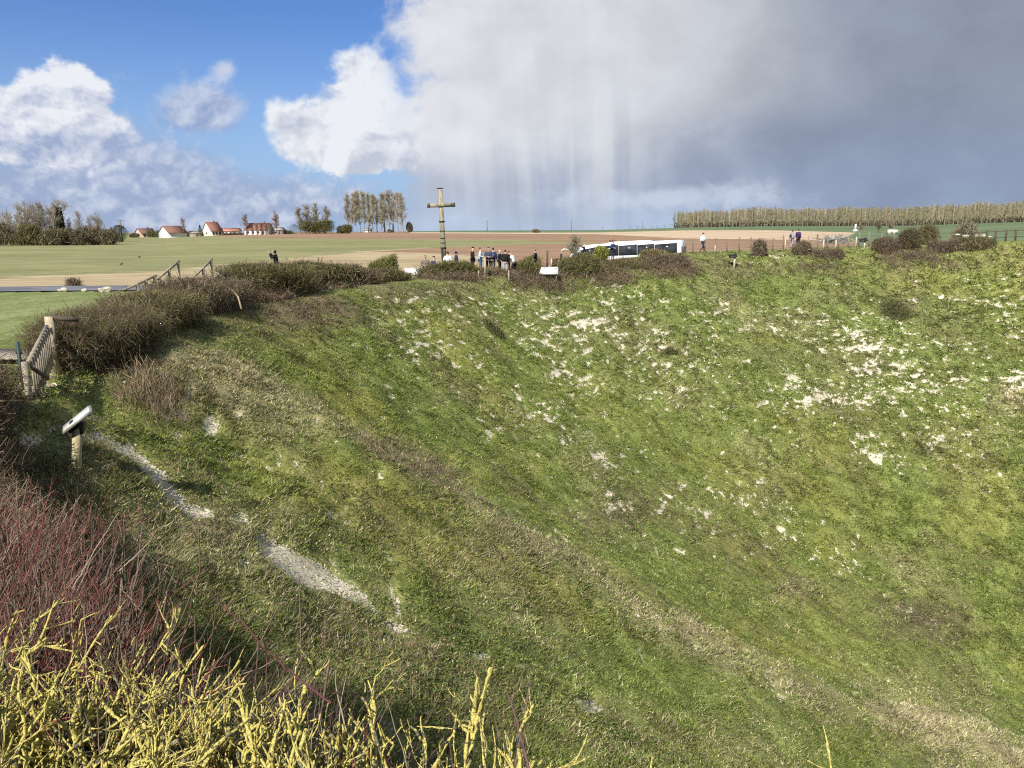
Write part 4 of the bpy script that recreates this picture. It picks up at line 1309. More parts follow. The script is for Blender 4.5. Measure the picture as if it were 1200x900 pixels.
# ------------------------------------------------------------------ bare trees
def tree(name, label, cat, base, H, seed, style='round', group=None, tcol=(.20, .18, .15), ccol=None, dens=1.0, tw=1.0, leaf=0, lcols=None, spread=1.0, root=None, cb=.3):
    r = np.random.default_rng(seed)
    bx, by, bz = base
    root = empty(name, base)
    tag(root, label, cat, group)
    ccol = ccol or [(.22, .19, .14), (.28, .25, .18), (.17, .145, .11)]
    nst = {'multi': 5}.get(style, 1)
    P0 = np.zeros((nst, 3)); P0[:, :2] = r.normal(size=(nst, 2)) * (H * .03 if nst > 1 else 0); P0[:, 2] = -.15
    D0 = np.stack([r.normal(size=nst) * (.30 if nst > 1 else .03), r.normal(size=nst) * (.30 if nst > 1 else .03), np.ones(nst)], 1)
    hgt = H * ({'poplar': .97, 'round': .84, 'multi': .88, 'small': .6}[style])
    P = grow(P0, D0, hgt * (np.ones(nst) if nst == 1 else .75 + .3 * r.random(nst)), None, r, 9, .03, (0, 0, .4))
    R0 = H * (.014 if style == 'poplar' else .020) / (1 if nst == 1 else 1.6)
    rad = np.linspace(1.15, .22, 9)[None, :] * R0 * np.ones((nst, 1))
    V, q = tubes(P, rad, 6)
    mesh('trunk', V, q, smooth_=True, attrs={'col': np.tile(np.array(tcol), (len(V), 1))}, mats=[M_BARK], parent=root)
    per1 = {'poplar': 62, 'round': 40, 'multi': 17, 'small': 12}[style]
    up1 = {'poplar': .95, 'round': .30, 'multi': .35, 'small': .5}[style]
    B, D, ri, t = children_of(P, rad, per1, r, cb if style != 'poplar' else .16, 1.0, .65 if style == 'poplar' else 1.05, up1)
    L1 = H * {'poplar': .20, 'round': .36, 'multi': .34, 'small': .34}[style] * (1.05 - .62 * t) * (.7 + .5 * r.random(len(t))) * spread
    P1 = grow(B, D, L1, None, r, 6, .09, (0, 0, .35)); r1 = np.clip(ri * .5, H * .0028, 1)[:, None] * np.linspace(1, .3, 6)[None, :]
    V1, q1 = ribbons(P1, r1, r); V1b, q1b = ribbons(P1, r1, r)
    B, D, ri, t = children_of(P1, r1, int(9 * dens), r, .2, 1.0, .6, .35)
    L2 = H * (.085 if style != 'poplar' else .06) * (.6 + .7 * r.random(len(t)))
    P2 = grow(B, D, L2, None, r, 4, .12, (0, 0, .3)); r2 = np.full((len(P2), 1), H * .0018 * tw) * np.linspace(1, .4, 4)[None, :]
    V2, q2 = ribbons(P2, r2, r)
    B, D, ri, t = children_of(P2, r2, int(5 * dens), r, .2, 1.0, .6, .3)
    L3 = H * .04 * (.6 + .7 * r.random(len(t)))
    P3 = grow(B, D, L3, None, r, 3, .1); r3 = np.full((len(P3), 1), H * .0014 * tw) * np.linspace(1, .35, 3)[None, :]
    V3, q3 = ribbons(P3, r3, r)
    mb = MB()
    c1 = cmix(ccol, len(P1), v=.15, r=r)
    mb.put(V1, q1, col=np.repeat(c1, 12, 0)); mb.put(V1b, q1b, col=np.repeat(c1, 12, 0))
    mb.put(V2, q2, col=np.repeat(cmix(ccol, len(P2), v=.2, r=r), 8, 0)); mb.put(V3, q3, col=np.repeat(cmix(ccol, len(P3), v=.2, r=r), 6, 0))
    mb.build('crown', M_TWIG, root)
    if leaf:
        B, D, ri, t = children_of(P1, r1, max(1, int(leaf / len(P1))), r, .1, 1.0, .5, .2)
        B = B + r.normal(size=B.shape) * H * .035
        B[:, 2] = np.maximum(B[:, 2], .05)
        V, q = leaves(B, H * .011 * (.6 + .8 * r.random(len(B))), r)
        mesh('foliage', V, q, attrs={'col': np.repeat(cmix(lcols, len(B), v=.25, r=r), 4, 0)}, mats=[M_LEAF], parent=root)
    return root


def evergreen(name, label, cat, base, H, W, seed, cols, group=None, shape='cone', n=5000):
    r = np.random.default_rng(seed)
    root = empty(name, base); tag(root, label, cat, group)
    P = np.array([[[0, 0, -.1], [0, 0, H * .5], [0, 0, H * .95]]])
    V, q = tubes(P, np.array([[H * .03, H * .02, .02]]), 6)
    mesh('trunk', V, q, attrs={'col': np.tile(np.array((.09, .07, .05)), (len(V), 1))}, mats=[M_BARK], parent=root)
    t = r.random(n) ** .8; a = r.random(n) * 6.283
    prof = {'cone': (1 - t) * .9 + .08, 'ball': np.sqrt(np.clip(1 - (2 * t - 1) ** 2, 0.05, 1)), 'col': np.clip(1.15 - t, .15, 1) ** .4 * np.clip(.5 + t * 3, 0, 1)}[shape]
    lum = .65 + .6 * vn(a * 1.6 + seed, t * 5, seed)
    rr = W * prof * lum * r.random(n) ** .4
    C_ = np.stack([np.cos(a) * rr, np.sin(a) * rr, t * H], 1)
    V, q = leaves(C_, H * .016 * (.7 + .9 * r.random(n)), r)
    mesh('crown', V, q, attrs={'col': np.repeat(cmix(cols, n, v=.3, r=r), 4, 0)}, mats=[M_LEAF], parent=root)
    return root


def base_at(px, Y, sink=0.0):
    x, y, _ = gp(px, Y)
    return (x, y, zg(x, y) - sink)


def mpx(n, Y): return n * Y / F                         # n photo pixels at Y metres, in metres


GREY = [(.36, .315, .24), (.44, .39, .30), (.28, .24, .185)]
GOLD = [(.36, .33, .185), (.30, .275, .165), (.40, .36, .23)]
IVY = [(.075, .095, .035), (.10, .12, .045), (.16, .155, .075)]
BRN = [(.20, .165, .11), (.26, .215, .14), (.15, .125, .08), (.19, .18, .09)]

# copse on the left, about 230 m off
tree('bare_tree', 'wide bare tree at the left edge of the photo', 'tree', base_at(4, 240), mpx(38, 240), 401, 'multi', 'trees of the left copse', ccol=GREY)
tree('bare_tree', 'leaning bare tree with long grey limbs at the left of the copse', 'tree', base_at(32, 235), mpx(50, 235), 402, 'multi', 'trees of the left copse', ccol=GREY, dens=1.3)
tree('bare_tree', 'tallest bare tree in the middle of the left copse', 'tree', base_at(56, 232), mpx(54, 232), 403, 'multi', 'trees of the left copse', ccol=GREY + BRN[:1], dens=1.5)
tree('bare_tree', 'bare tree behind the dark conifer of the left copse', 'tree', base_at(70, 240), mpx(46, 240), 404, 'round', 'trees of the left copse', ccol=GREY, dens=1.2)
tree('bare_tree', 'rounded bare tree standing alone right of the dark conifer', 'tree', base_at(95, 300), mpx(36, 300), 405, 'round', 'trees of the left copse', ccol=GREY, dens=1.3, spread=.8)
tree('bare_tree', 'broad bare tree nearest to the utility pole', 'tree', base_at(117, 300), mpx(35, 300), 406, 'round', 'trees of the left copse', ccol=GREY, dens=1.5, spread=1.0)
for i, (px, h, Y, lb) in enumerate([(14, 40, 245, 'bare tree right of the wide tree at the left edge'), (24, 44, 238, 'bare tree just left of the leaning grey-limbed one'), (43, 50, 236, 'bare tree between the leaning tree and the tallest one'),
                              (49, 46, 242, 'thin bare tree close to the left of the tallest one'), (63, 50, 238, 'bare tree just right of the tallest one in the copse'), (84, 30, 236, 'short bare tree right of the dark conifer'), (108, 30, 296, 'bare tree left of the broad one nearest the pole')]):
    tree('bare_tree', lb, 'tree', base_at(px, Y), mpx(h, Y), 410 + i, 'round', 'trees of the left copse', ccol=GREY + BRN[1:2], dens=1.3, spread=1.0, cb=.15, leaf=400, lcols=BRN + IVY)
evergreen('conifer', 'dark green conifer rising from the left copse', 'conifer', base_at(73, 232), mpx(42, 232), 1.7, 407, [(.035, .05, .02), (.055, .075, .03)], shape='col')
evergreen('evergreen_tree', 'dark rounded evergreen beside the utility pole', 'evergreen', base_at(141, 290), mpx(19, 290), 3.0, 408, [(.035, .055, .02), (.06, .085, .03)], shape='ball')
for i, (a, b, h, Y, lb, tc, lc) in enumerate([(-30, 14, 20, 226, 'brown thicket at the far left foot of the copse', BRN, BRN), (14, 45, 19, 225, 'olive thicket under the leaning bare tree', OLIVE, LFG + BRN[:1]),
                                              (45, 72, 20, 226, 'ivy-dark thicket under the tallest bare tree', BRN, IVY + BRN[:1]), (76, 98, 17, 229, 'dark bramble thicket right of the conifer', BRN[2:] + PURP[:1], IVY + BRN),
                                              (98, 136, 19, 235, 'purple-brown thicket at the right end of the copse', PURP + BRN, BRN + LFG[:1])]):
    r_ = mpx(h, Y)
    bush('thicket', lb, 'thicket', [gp(a + 6, Y), gp((a + b) / 2, Y, 1.12), gp(b - 4, Y, .9)], r_ * .55, r_, 5200, 7500, tc, lc, 420 + i, 'box', 1.8, .045, .17, 'thickets of the left copse', lump=.62, stems=8)
# trees among the houses
tree('bare_tree', 'slim pinkish bare tree behind the white gabled barn', 'tree', base_at(216, 400), mpx(24, 400), 431, 'round', 'trees among the houses', ccol=[(.34, .27, .22), (.28, .22, .18)], dens=1.2, spread=.6)
evergreen('conifer', 'small dark conifer between the barn and the orange-roofed house', 'conifer', base_at(235, 390), mpx(13, 390), 2.0, 432, [(.03, .05, .03), (.05, .07, .04)], shape='cone', n=1500)
tree('bare_tree', 'reddish bare tree at the left end of the long red roof', 'tree', base_at(289, 385), mpx(25, 385), 433, 'round', 'trees among the houses', ccol=[(.33, .24, .20), (.27, .19, .16)], dens=1.6, spread=.75)
tree('bare_tree', 'reddish bare tree at the right end of the long red roof', 'tree', base_at(325, 380), mpx(27, 380), 434, 'round', 'trees among the houses', ccol=[(.33, .24, .20), (.27, .19, .16)], dens=1.8, spread=.8)
for i, px in enumerate([296, 301.5, 307, 312.5, 318]):
    evergreen('conifer', ['first dark cypress', 'second dark cypress', 'middle dark cypress', 'fourth dark cypress', 'last dark cypress'][i] + ' from the left in front of the long red roof', 'conifer', base_at(px, 365), mpx(11 + (i * 7) % 3, 365), .95, 440 + i, [(.03, .045, .02), (.045, .065, .03)], 'cypresses in front of the long house', 'col', 900)
# willow-like group at 340-395
evergreen('evergreen_tree', 'low dark evergreen left of the greenish bare trees', 'evergreen', base_at(345, 380), mpx(11, 380), 3.2, 450, [(.035, .055, .02), (.05, .08, .03)], shape='ball', n=1800)
for i, (px, h, sp, lb) in enumerate([(352, 30, .8, 'leaning grey bare tree at the left of the greenish group'), (362, 34, .8, 'greenish bare tree with dark ivy, left half of its group'),
                                     (372, 36, .8, 'tallest greenish bare tree of the group left of the poplar row'), (383, 32, .8, 'greenish bare tree at the right of its group')]):
    tree('bare_tree', lb, 'tree', base_at(px, 400 + i * 3), mpx(h, 400), 451 + i, 'round', 'greenish bare trees between houses and poplars', ccol=GREY + GOLD[:2], dens=1.8, spread=sp, tw=1.15, leaf=260, lcols=IVY + BRN, cb=.16)
bush('thicket', 'green thicket under the greenish bare trees', 'thicket', [gp(356, 392), gp(388, 394)], 3.4, mpx(15, 392), 2600, 5000, OLIVE, LFG + IVY, 456, 'box', 2.0, .06, .24, lump=.4, stems=4)
bush('thicket', 'low olive thicket at the left foot of the poplar row', 'thicket', [gp(399, 400), gp(410, 400)], 2.4, mpx(11, 400), 1500, 2500, OLIVE, LFG + BRN, 457, 'ball', 2.0, .06, .24, lump=.4, stems=3)
# poplar row at 405-480
pop = []
for i in range(3):
    pop.append(None)
POPX = [(407, 40), (412, 42), (417, 43), (422, 44), (427, 43), (432, 42), (437, 41), (442, 39), (447, 41), (451, 48), (456, 50), (461, 51), (466, 49), (472, 45)]
ordn = ['first', 'second', 'third', 'fourth', 'fifth', 'sixth', 'seventh', 'eighth', 'ninth', 'tenth', 'eleventh', 'twelfth', 'thirteenth', 'last']
for i, (px, h) in enumerate(POPX):
    tree('poplar_tree', ordn[i] + ' tree from the left in the bare poplar row left of the cross', 'poplar', base_at(px, 440 + (i * 37) % 24), mpx(h, 440), 470 + i, 'poplar' if i < 9 else 'round', 'bare poplars left of the cross',
         ccol=(GOLD + GREY[:1] if 1 < i < 9 else GREY), tcol=(.34, .32, .27), dens=1.3, spread=1.35 if i < 9 else .66, tw=1.3, cb=.22)
bush('round_bush', 'small dark round bush right of the poplar row', 'bush', [gp(479.5, 445), gp(480.5, 445)], 1.9, mpx(10, 445), 900, 1400, BRN[2:], BRN[2:], 490, 'ball', 1.5, .07, .22, stems=3)
bush('round_bush', 'low dark bush at the foot of the poplar row', 'bush', [gp(456, 430), gp(458, 430)], 1.2, mpx(4, 430), 500, 800, BRN[2:], IVY, 491, 'ball', 1.0, .06, .2, stems=3)

# poplar wood on the right hill
def wood():
    r = np.random.default_rng(77)
    protos = []
    n = 90
    xs = np.linspace(789, 1224, n)
    first = []
    for i in range(n):
        px = xs[i] + r.normal() * 1.0
        Y = 700 - (i / n) * 60 + r.normal() * 5
        H = (14.6 - 1.0 * (px < 860)) * (1 + r.normal() * .04) * (1 if px < 1000 else 1 + (px - 1000) / 1400)
        b = base_at(px, Y, .3)
        where = 'leftmost front poplar of the wood on the right horizon' if i == 0 else 'poplar in the front row of the wood on the right horizon'
        if i < 5:
            o = tree('poplar_tree', where, 'poplar', b, 19.0, 700 + i, 'poplar', 'front row of the poplar wood', ccol=GOLD + OLIVE[1:2] + GREY[:1], tcol=(.25, .225, .16), dens=.42, spread=1.5, tw=2.2)
            first.append(o)
        else:
            o = copy_tree(first[i % 5]); o.location = b
            o.rotation_euler = (0, 0, r.random() * 6.28)
            o['label'] = where
        s = H / 19.0
        o.scale = (s * 1.25, s * 1.25, s * (.96 + r.normal() * .03))
    # the trees behind that nobody could count: one mass
    mb = MB()
    nb = 1700
    px = r.uniform(790, 1260, nb); Y = 712 + r.random(nb) ** 1.2 * 150 - (px - 786) / 436 * 55
    cols = GOLD + OLIVE[1:2] + GREY
    tt = np.linspace(0, 1, 4)
    x = (px - 600) / F * Y / 1.0; z = Z(x, Y)
    H = 15.3 + r.normal(size=nb) * .8 + (vn(px * .05, px * 0, 5) - .5) * 2.2 + np.clip((px - 1000) / 200, 0, 1) * 2.5 - 1.2 * (px < 850)
    P = np.stack([x[:, None] + r.normal(size=(nb, 1)) * tt, Y[:, None] + 0 * tt, z[:, None] + H[:, None] * tt], -1)
    V, q = tubes(P, np.array([[.22, .2, .14, .05]]) * np.ones((nb, 1)), 4)
    mb.put(V, q, col=np.repeat(cmix([(.26, .23, .17), (.20, .17, .12)], nb, v=.15, r=r), 16, 0))
    m = 100
    i = np.repeat(np.arange(nb), m); k = len(i)
    t = .10 + .9 * r.random(k) ** .8
    a = r.random(k) * 6.283; L = (2.2 - 1.3 * t) * (.7 + .6 * r.random(k))
    b0 = np.stack([x[i], Y[i], z[i] + H[i] * t], 1)
    d = np.stack([np.cos(a) * L * .55, np.sin(a) * L * .55, L * 1.1], 1)
    P = np.stack([b0, b0 + d * .5, b0 + d], 1)
    V, q = ribbons(P, np.full((k, 1), .10) * np.array([[1, .8, .3]]), r)
    mb.put(V, q, col=np.repeat(cmix(cols, nb, v=.12, r=r)[i], 6, 0))
    o = mb.build('poplar_wood', M_TWIG)
    tag(o, 'mass of bare poplars filling the wood behind its front row', 'wood', kind='stuff')
    # dark scrub along the wood edge
    mb = MB(); ns = 9000
    px = r.uniform(786, 1260, ns); Y = 700 - (px - 786) / 436 * 60 + r.random(ns) * 14 + 4
    x = (px - 600) / F * Y; z = Z(x, Y) + r.random(ns) ** 1.5 * 4.5
    V, q = leaves(np.stack([x, Y, z], 1), .45 + .4 * r.random(ns), r)
    o = mesh('undergrowth', V, q, attrs={'col': np.repeat(cmix([(.12, .10, .06), (.15, .13, .07), (.09, .085, .045)], ns, v=.2, r=r), 4, 0)}, mats=[M_LEAF])
    tag(o, 'dark undergrowth along the foot of the poplar wood', 'undergrowth', kind='stuff')


wood()
# horizon trees right of the cross and far shrubs
r8 = np.random.default_rng(88)
for i, (px, h, w) in enumerate([(609, 2.2, 3), (635, 2.0, 3), (706, 2.6, 5), (724, 2.5, 4), (738, 2.8, 4), (747, 3.4, 4), (755, 3.2, 4), (764, 3, 4), (770, 3.5, 4), (779, 4.5, 6), (785, 3.5, 5)]):
    Y = 800
    lb = ['first', 'second', 'third', 'fourth', 'fifth', 'sixth', 'seventh', 'eighth', 'ninth', 'tenth', 'last'][i] + ' tiny dark tree from the left on the horizon between cross and wood'
    o = evergreen('horizon_tree', lb, 'tree', base_at(px, Y, .5), mpx(h + 1, Y) + .5, mpx(w, Y) * .5, 520 + i, [(.09, .09, .06), (.12, .115, .08), (.07, .075, .05)], 'tiny trees on the far horizon', 'ball', 260)
# scattered bushes in the right fields
for i, (px, Y, h, w, lb, tc) in enumerate([(1008.5, 300, 8, 5, 'small round bare tree beside the white stone pillar', GREY + BRN), (1029, 280, 12, 10, 'round dark bare tree left of the white building', BRN + OLIVE[:1]), (1043, 290, 12, 9, 'round bare tree behind the white building', BRN + GREY)]):
    b = base_at(px, Y)
    tree('field_tree', lb, 'tree', b, mpx(h, Y) + .35, 560 + i, 'multi', 'round trees in the right field', ccol=tc, dens=1.6, spread=1.1, tw=2.0)
bush('field_bush', 'dry tuft standing between road and field on the left', 'bush', [gp(82, 64), gp(90, 64)], .55, .75, 900, 400, TAN, LFB, 570, 'ball', .4, .012, .03, stems=5)
bush('field_bush', 'small dry bush in the ploughed field behind the coach', 'bush', [gp(717, 200), gp(719, 200)], .9, .9, 500, 500, BRN, BRN, 571, 'ball', .8, .03, .1, stems=3)
bush('field_bush', 'low bush on the field line right of the cross', 'bush', [gp(626, 420), gp(630, 420)], 2.0, 1.8, 500, 600, BRN, BRN, 572, 'ball', 1, .06, .2, stems=3)


# ------------------------------------------------------------------ people
def skin(name, verts, edges, radii, mats, parent, sub=1, root_i=0):
    me = bpy.data.meshes.new(name)
    me.from_pydata(verts, edges, [])
    o = bpy.data.objects.new(name, me); COL.objects.link(o)
    md = o.modifiers.new('skin', 'SKIN'); md.use_smooth_shade = True; md.branch_smoothing = .3
    for i, v in enumerate(me.skin_vertices[0].data):
        r_ = radii[i]; v.radius = r_ if isinstance(r_, tuple) else (r_, r_); v.use_root = (i == root_i)
    sd = o.modifiers.new('sub', 'SUBSURF'); sd.levels = sub; sd.render_levels = sub
    dg = bpy.context.evaluated_depsgraph_get()
    me2 = bpy.data.meshes.new_from_object(o.evaluated_get(dg))
    me2.name = name
    bpy.data.objects.remove(o); bpy.data.meshes.remove(me)
    q = add(name, me2, mats, parent)
    for p in me2.polygons: p.use_smooth = True
    return q


def person(label, pos, face, top, legs, hair, pose='stand', hood=False, hat=False, scale=1.0, coat=False, pack=None, group='visitors on the crater rim', skinc=(.55, .36, .28), lean=0.0, shoes=(.03, .03, .03), trim=None):
    """face = heading in degrees the person looks (0 = away from the camera, 90 = right)"""
    root = empty('person', pos, -R(face)); root.scale = (scale,) * 3
    tag(root, label, 'person', group)
    ms = plain('skin %.2f' % skinc[0], skinc, .6, .06)
    def cm(c): return plain('cloth %.3f %.3f %.3f' % c, c, .9, .18, 9)
    # joints (front is +Y locally)
    L = lean
    pel = (0, 0, .93); wst = (0, .02 * L, 1.08); chs = (0, .10 * L, 1.28); nk = (0, .17 * L + .01, 1.46); hd = (0, .22 * L + .03, 1.60 - .03 * L); ht = (0, .24 * L + .01, 1.70 - .04 * L)
    sh = [(s_ * .185, .13 * L, 1.40) for s_ in (-1, 1)]
    arms = {'stand': [((-.24, -.02, 1.13), (-.24, .06, .90)), ((.24, -.02, 1.13), (.24, .06, .90))],
            'hold': [((-.26, .0, 1.14), (-.10, .24, 1.10)), ((.26, .0, 1.14), (.10, .24, 1.10))],
            'photo': [((-.27, .16, 1.22), (-.08, .30, 1.52)), ((.27, .16, 1.22), (.08, .30, 1.52))],
            'walk': [((-.23, -.12, 1.15), (-.22, -.10, .92)), ((.23, .02, 1.13), (.20, .26, 1.06))],
            'point': [((-.30, .20, 1.46), (-.24, .40, 1.60)), ((.24, -.02, 1.13), (.22, .10, .95))],
            'pocket': [((-.27, -.03, 1.14), (-.19, .10, .98)), ((.27, -.03, 1.14), (.19, .10, .98))]}[pose]
    arms = [tuple((p[0], p[1] + .10 * L, p[2]) for p in a) for a in arms]
    if pose == 'walk': lg = [((-.09, .16, .50), (-.09, .20, .09)), ((.09, .02, .50), (.09, -.26, .14))]
    else: lg = [((-.10, .02, .50), (-.11, 0, .08)), ((.10, .02, .50), (.11, 0, .08))]
    V = [pel, wst, chs, nk, (0, hd[1], hd[2] - .075), hd, ht]
    Rr = [(.135, .10), (.125, .09), (.145, .10), .055, (.068, .075), (.078, .098), (.055, .07)]
    E = [(0, 1), (1, 2), (2, 3), (3, 4), (4, 5), (5, 6)]
    V.append((0, hd[1] + .105, hd[2] - .01)); Rr.append(.016); E.append((5, 7))      # nose
    for k in (0, 1):
        b = len(V); el_, wr = arms[k]
        V += [sh[k], el_, wr]; Rr += [.056, .040, .028]; E += [(2, b), (b, b + 1), (b + 1, b + 2)]
        d = (Vector(wr) - Vector(el_)).normalized(); sx = 1 if k == 0 else -1
        hv = Vector(wr) + d * .07; V.append(tuple(hv)); Rr.append((.036, .018)); E.append((b + 2, b + 3)); hb = b + 3
        side = d.cross(Vector((0, 1, 0))); side = side.normalized() if side.length > .1 else Vector((1, 0, 0))
        for f, (off, ln) in enumerate([(-.030, .062), (-.010, .075), (.010, .070), (.028, .055)]):
            a = hv + side * off + d * .03; V += [tuple(a), tuple(a + d * ln * .6 + Vector((0, .012, 0))), tuple(a + d * ln * .85 + Vector((0, .03, 0)))]
            Rr += [.009, .009, .008]; n = len(V); E += [(hb, n - 3), (n - 3, n - 2), (n - 2, n - 1)]
        a = Vector(wr) + d * .03 - side * .035; V += [tuple(a), tuple(a + d * .04 - side * .02)]; Rr += [.011, .009]; n = len(V); E += [(b + 2, n - 2), (n - 2, n - 1)]
    for k in (0, 1):
        b = len(V); hx = -.095 if k == 0 else .095
        kn, an = lg[k]
        V += [(hx, 0, .86), kn, an, (an[0], an[1] + .13, max(.035, an[2] - .05))]; Rr += [.088, .056, .038, .03]; E += [(0, b), (b, b + 1), (b + 1, b + 2), (b + 2, b + 3)]
    skin('body', V, E, Rr, [ms], root, 1)
    # jacket
    T = 1.0
    hem = .80 if coat else .90
    V = [(0, 0, hem), (0, 0, 1.0), wst, chs, (nk[0], nk[1], nk[2] - .02)]
    Rr = [(.205, .165), (.19, .155), (.18, .145), (.20, .15), (.08, .08)]
    E = [(0, 1), (1, 2), (2, 3), (3, 4)]
    for k in (0, 1):
        b = len(V); el_, wr = arms[k]
        m_ = tuple((Vector(el_) + Vector(wr)) / 2)
        V += [sh[k], el_, m_, tuple(Vector(el_) + (Vector(wr) - Vector(el_)) * .92)]; Rr += [.090, .074, .066, .055]; E += [(3, b), (b, b + 1), (b + 1, b + 2), (b + 2, b + 3)]
    j = skin('jacket', V, E, Rr, [cm(top)], root, 1, 2)
    # trousers
    V = [(0, 0, .96)]; Rr = [(.15, .115)]; E = []
    for k in (0, 1):
        b = len(V); hx = -.095 if k == 0 else .095; kn, an = lg[k]
        V += [(hx, 0, .84), kn, (an[0], an[1], an[2] + .03)]; Rr += [.098, .072, .060]; E += [(0, b), (b, b + 1), (b + 1, b + 2)]
    skin('trousers', V, E, Rr, [cm(legs)], root, 1)
    for k in (0, 1):
        an = lg[k][1]
        skin('shoe', [(an[0], an[1] - .05, max(.045, an[2] - .03)), (an[0], an[1] + .05, max(.045, an[2] - .035)), (an[0], an[1] + .16, max(.035, an[2] - .05))], [(0, 1), (1, 2)], [(.045, .045), (.05, .045), (.04, .03)], [cm(shoes)], root, 1)
    # hair, hood or hat
    hy, hz = hd[1], hd[2]
    if hood:
        skin('hood', [(0, hy - .05, hz - .13), (0, hy - .035, hz), (0, hy - .02, hz + .08)], [(0, 1), (1, 2)], [(.10, .10), (.105, .105), (.07, .08)], [cm(top)], root, 1)
    elif hat:
        skin('hat', [(0, hy - .01, hz + .045), (0, hy - .01, hz + .10), (0, hy - .01, hz + .135)], [(0, 1), (1, 2)], [(.096, .112), (.090, .10), (.04, .04)], [cm(hair)], root, 1)
    else:
        skin('hair', [(0, hy - .045, hz - .03), (0, hy - .035, hz + .05), (0, hy - .005, hz + .095)], [(0, 1), (1, 2)], [(.080, .07), (.092, .092), (.068, .082)], [cm(hair)], root, 1)
    me = MB()
    for sx in (-1, 1): me.box((sx * .032, hy + .094, hz + .012), (.022, .01, .010))
    for nm, xx in (('eye', -.032), ('eye', .032)):
        MB().box((xx, hy + .092, hz + .015), (.022, .012, .010)).build(nm, plain('eye', (.03, .025, .02), .3), root)
    MB().box((0, hy + .093, hz - .055), (.045, .01, .009)).build('mouth', plain('lips', (.35, .15, .13), .5), root)
    if pack:
        skin('backpack', [(0, -.20, 1.02), (0, -.21, 1.20), (0, -.19, 1.36)], [(0, 1), (1, 2)], [(.13, .085), (.14, .09), (.10, .06)], [cm(pack)], root, 1)
        for sx in (-1, 1):
            MB().tube([(sx * .10, -.12, 1.42), (sx * .12, .03, 1.44), (sx * .12, .15, 1.33), (sx * .13, .12, 1.12)], .018, 6).build('strap', cm(pack), root)
    return root


NV = (.028, .036, .085); BK = (.014, .014, .018); WH = (.78, .80, .82); LB = (.52, .66, .74); GB = (.17, .145, .115)
DK = (.03, .025, .022); HB = (.09, .05, .03); HG = (.62, .60, .58)
def at_person(px, Y): x, y, _ = gp(px, Y); return (x, y, zg(x, y))
def foot(px, pyhead, Y, h=1.72):
    """stand so the crown of the head is seen at that height; feet on the ground below"""
    p = at_person(px, Y)
    return p, ((at(px, pyhead, Y).z - p[2]) / h)


PP = []
def P_(px, py, Y, label, *a, **k):
    p, sc_ = foot(px, py, Y)
    sc_ = min(1.14, max(.88, sc_))
    PP.append(person(label, p, *a, scale=sc_, **k))
    PP[-1]['_'] = 0; del PP[-1]['_']


P_(325, 292, 42.2, 'person in a black hooded jacket taking a photo alone above the left hedge', -95, BK, BK, DK, 'photo', hood=True, lean=.25)
P_(499, 292, 54.5, 'person in a grey-brown jacket holding a camera, leftmost of the crowd', 175, GB, (.10, .09, .08), DK, 'hold')
P_(508.5, 290.5, 55.5, 'person in a navy jacket and dark hat, second from the left of the crowd', 60, (.05, .05, .10), BK, DK, 'pocket', hat=True)
P_(525, 289.5, 55, 'person in a white top with dark hair at the foot of the cross', 20, WH, BK, DK, 'hold')
P_(535, 288.3, 55.3, 'person in a navy coat with hood up just right of the cross', 80, NV, BK, DK, 'pocket', hood=True, coat=True)
P_(554, 289.2, 55, 'person all in black with a black hat, left of the light blue jacket', 75, BK, BK, BK, 'pocket', hat=True, coat=True)
P_(563, 289.6, 54.6, 'person in a light blue jacket and blue jeans', 95, LB, (.06, .14, .30), HB, 'hold')
P_(572.5, 289.8, 55.6, 'person in a dark blue jacket with a dark hat facing the camera', 165, (.06, .07, .12), (.05, .03, .035), DK, 'hold', hat=True)
P_(577.8, 290.1, 57, 'person in navy with a pale backpack standing behind the others', 20, NV, BK, DK, 'stand', pack=(.55, .56, .58))
P_(585.5, 292.8, 55.4, 'white haired person in a long dark coat', 110, (.03, .03, .035), BK, HG, 'pocket', coat=True)
P_(592.2, 292.6, 54.2, 'person in a black jacket and pale grey trousers seen from behind', 5, BK, (.42, .43, .48), DK, 'pocket')
P_(596.6, 297.0, 56.2, 'shorter person in black half hidden by the one in pale grey trousers', 80, BK, BK, DK, 'stand')
P_(602, 295.2, 54.6, 'person in a white top and black trousers bending forward, rightmost of the crowd', -60, WH, BK, (.45, .33, .25), 'hold', lean=1.1)
P_(627.2, 296, 58, 'person in black standing alone left of the brown post', -70, (.02, .02, .03), BK, HB, 'pocket')
P_(684.5, 290.5, 60.5, 'person in navy with white hair and raised pale arm by the front of the coach', -80, NV, NV, HG, 'point')
P_(718, 284.2, 62, 'person in navy holding something in front of the coach windows', 150, (.03, .045, .11), (.03, .04, .08), HB, 'hold')
P_(823, 272.3, 65.0, 'person in a white shirt and dark trousers walking right', 80, WH, (.05, .045, .07), DK, 'walk')
P_(927.5, 269.6, 68.6, 'person with a dark backpack, left one of the walking pair', 70, (.40, .38, .46), (.30, .32, .45), DK, 'walk', pack=(.03, .03, .06))
P_(934.5, 268.3, 68.8, 'person in a dark vest with white sleeves, right one of the walking pair', 60, (.05, .03, .09), BK, DK, 'stand')


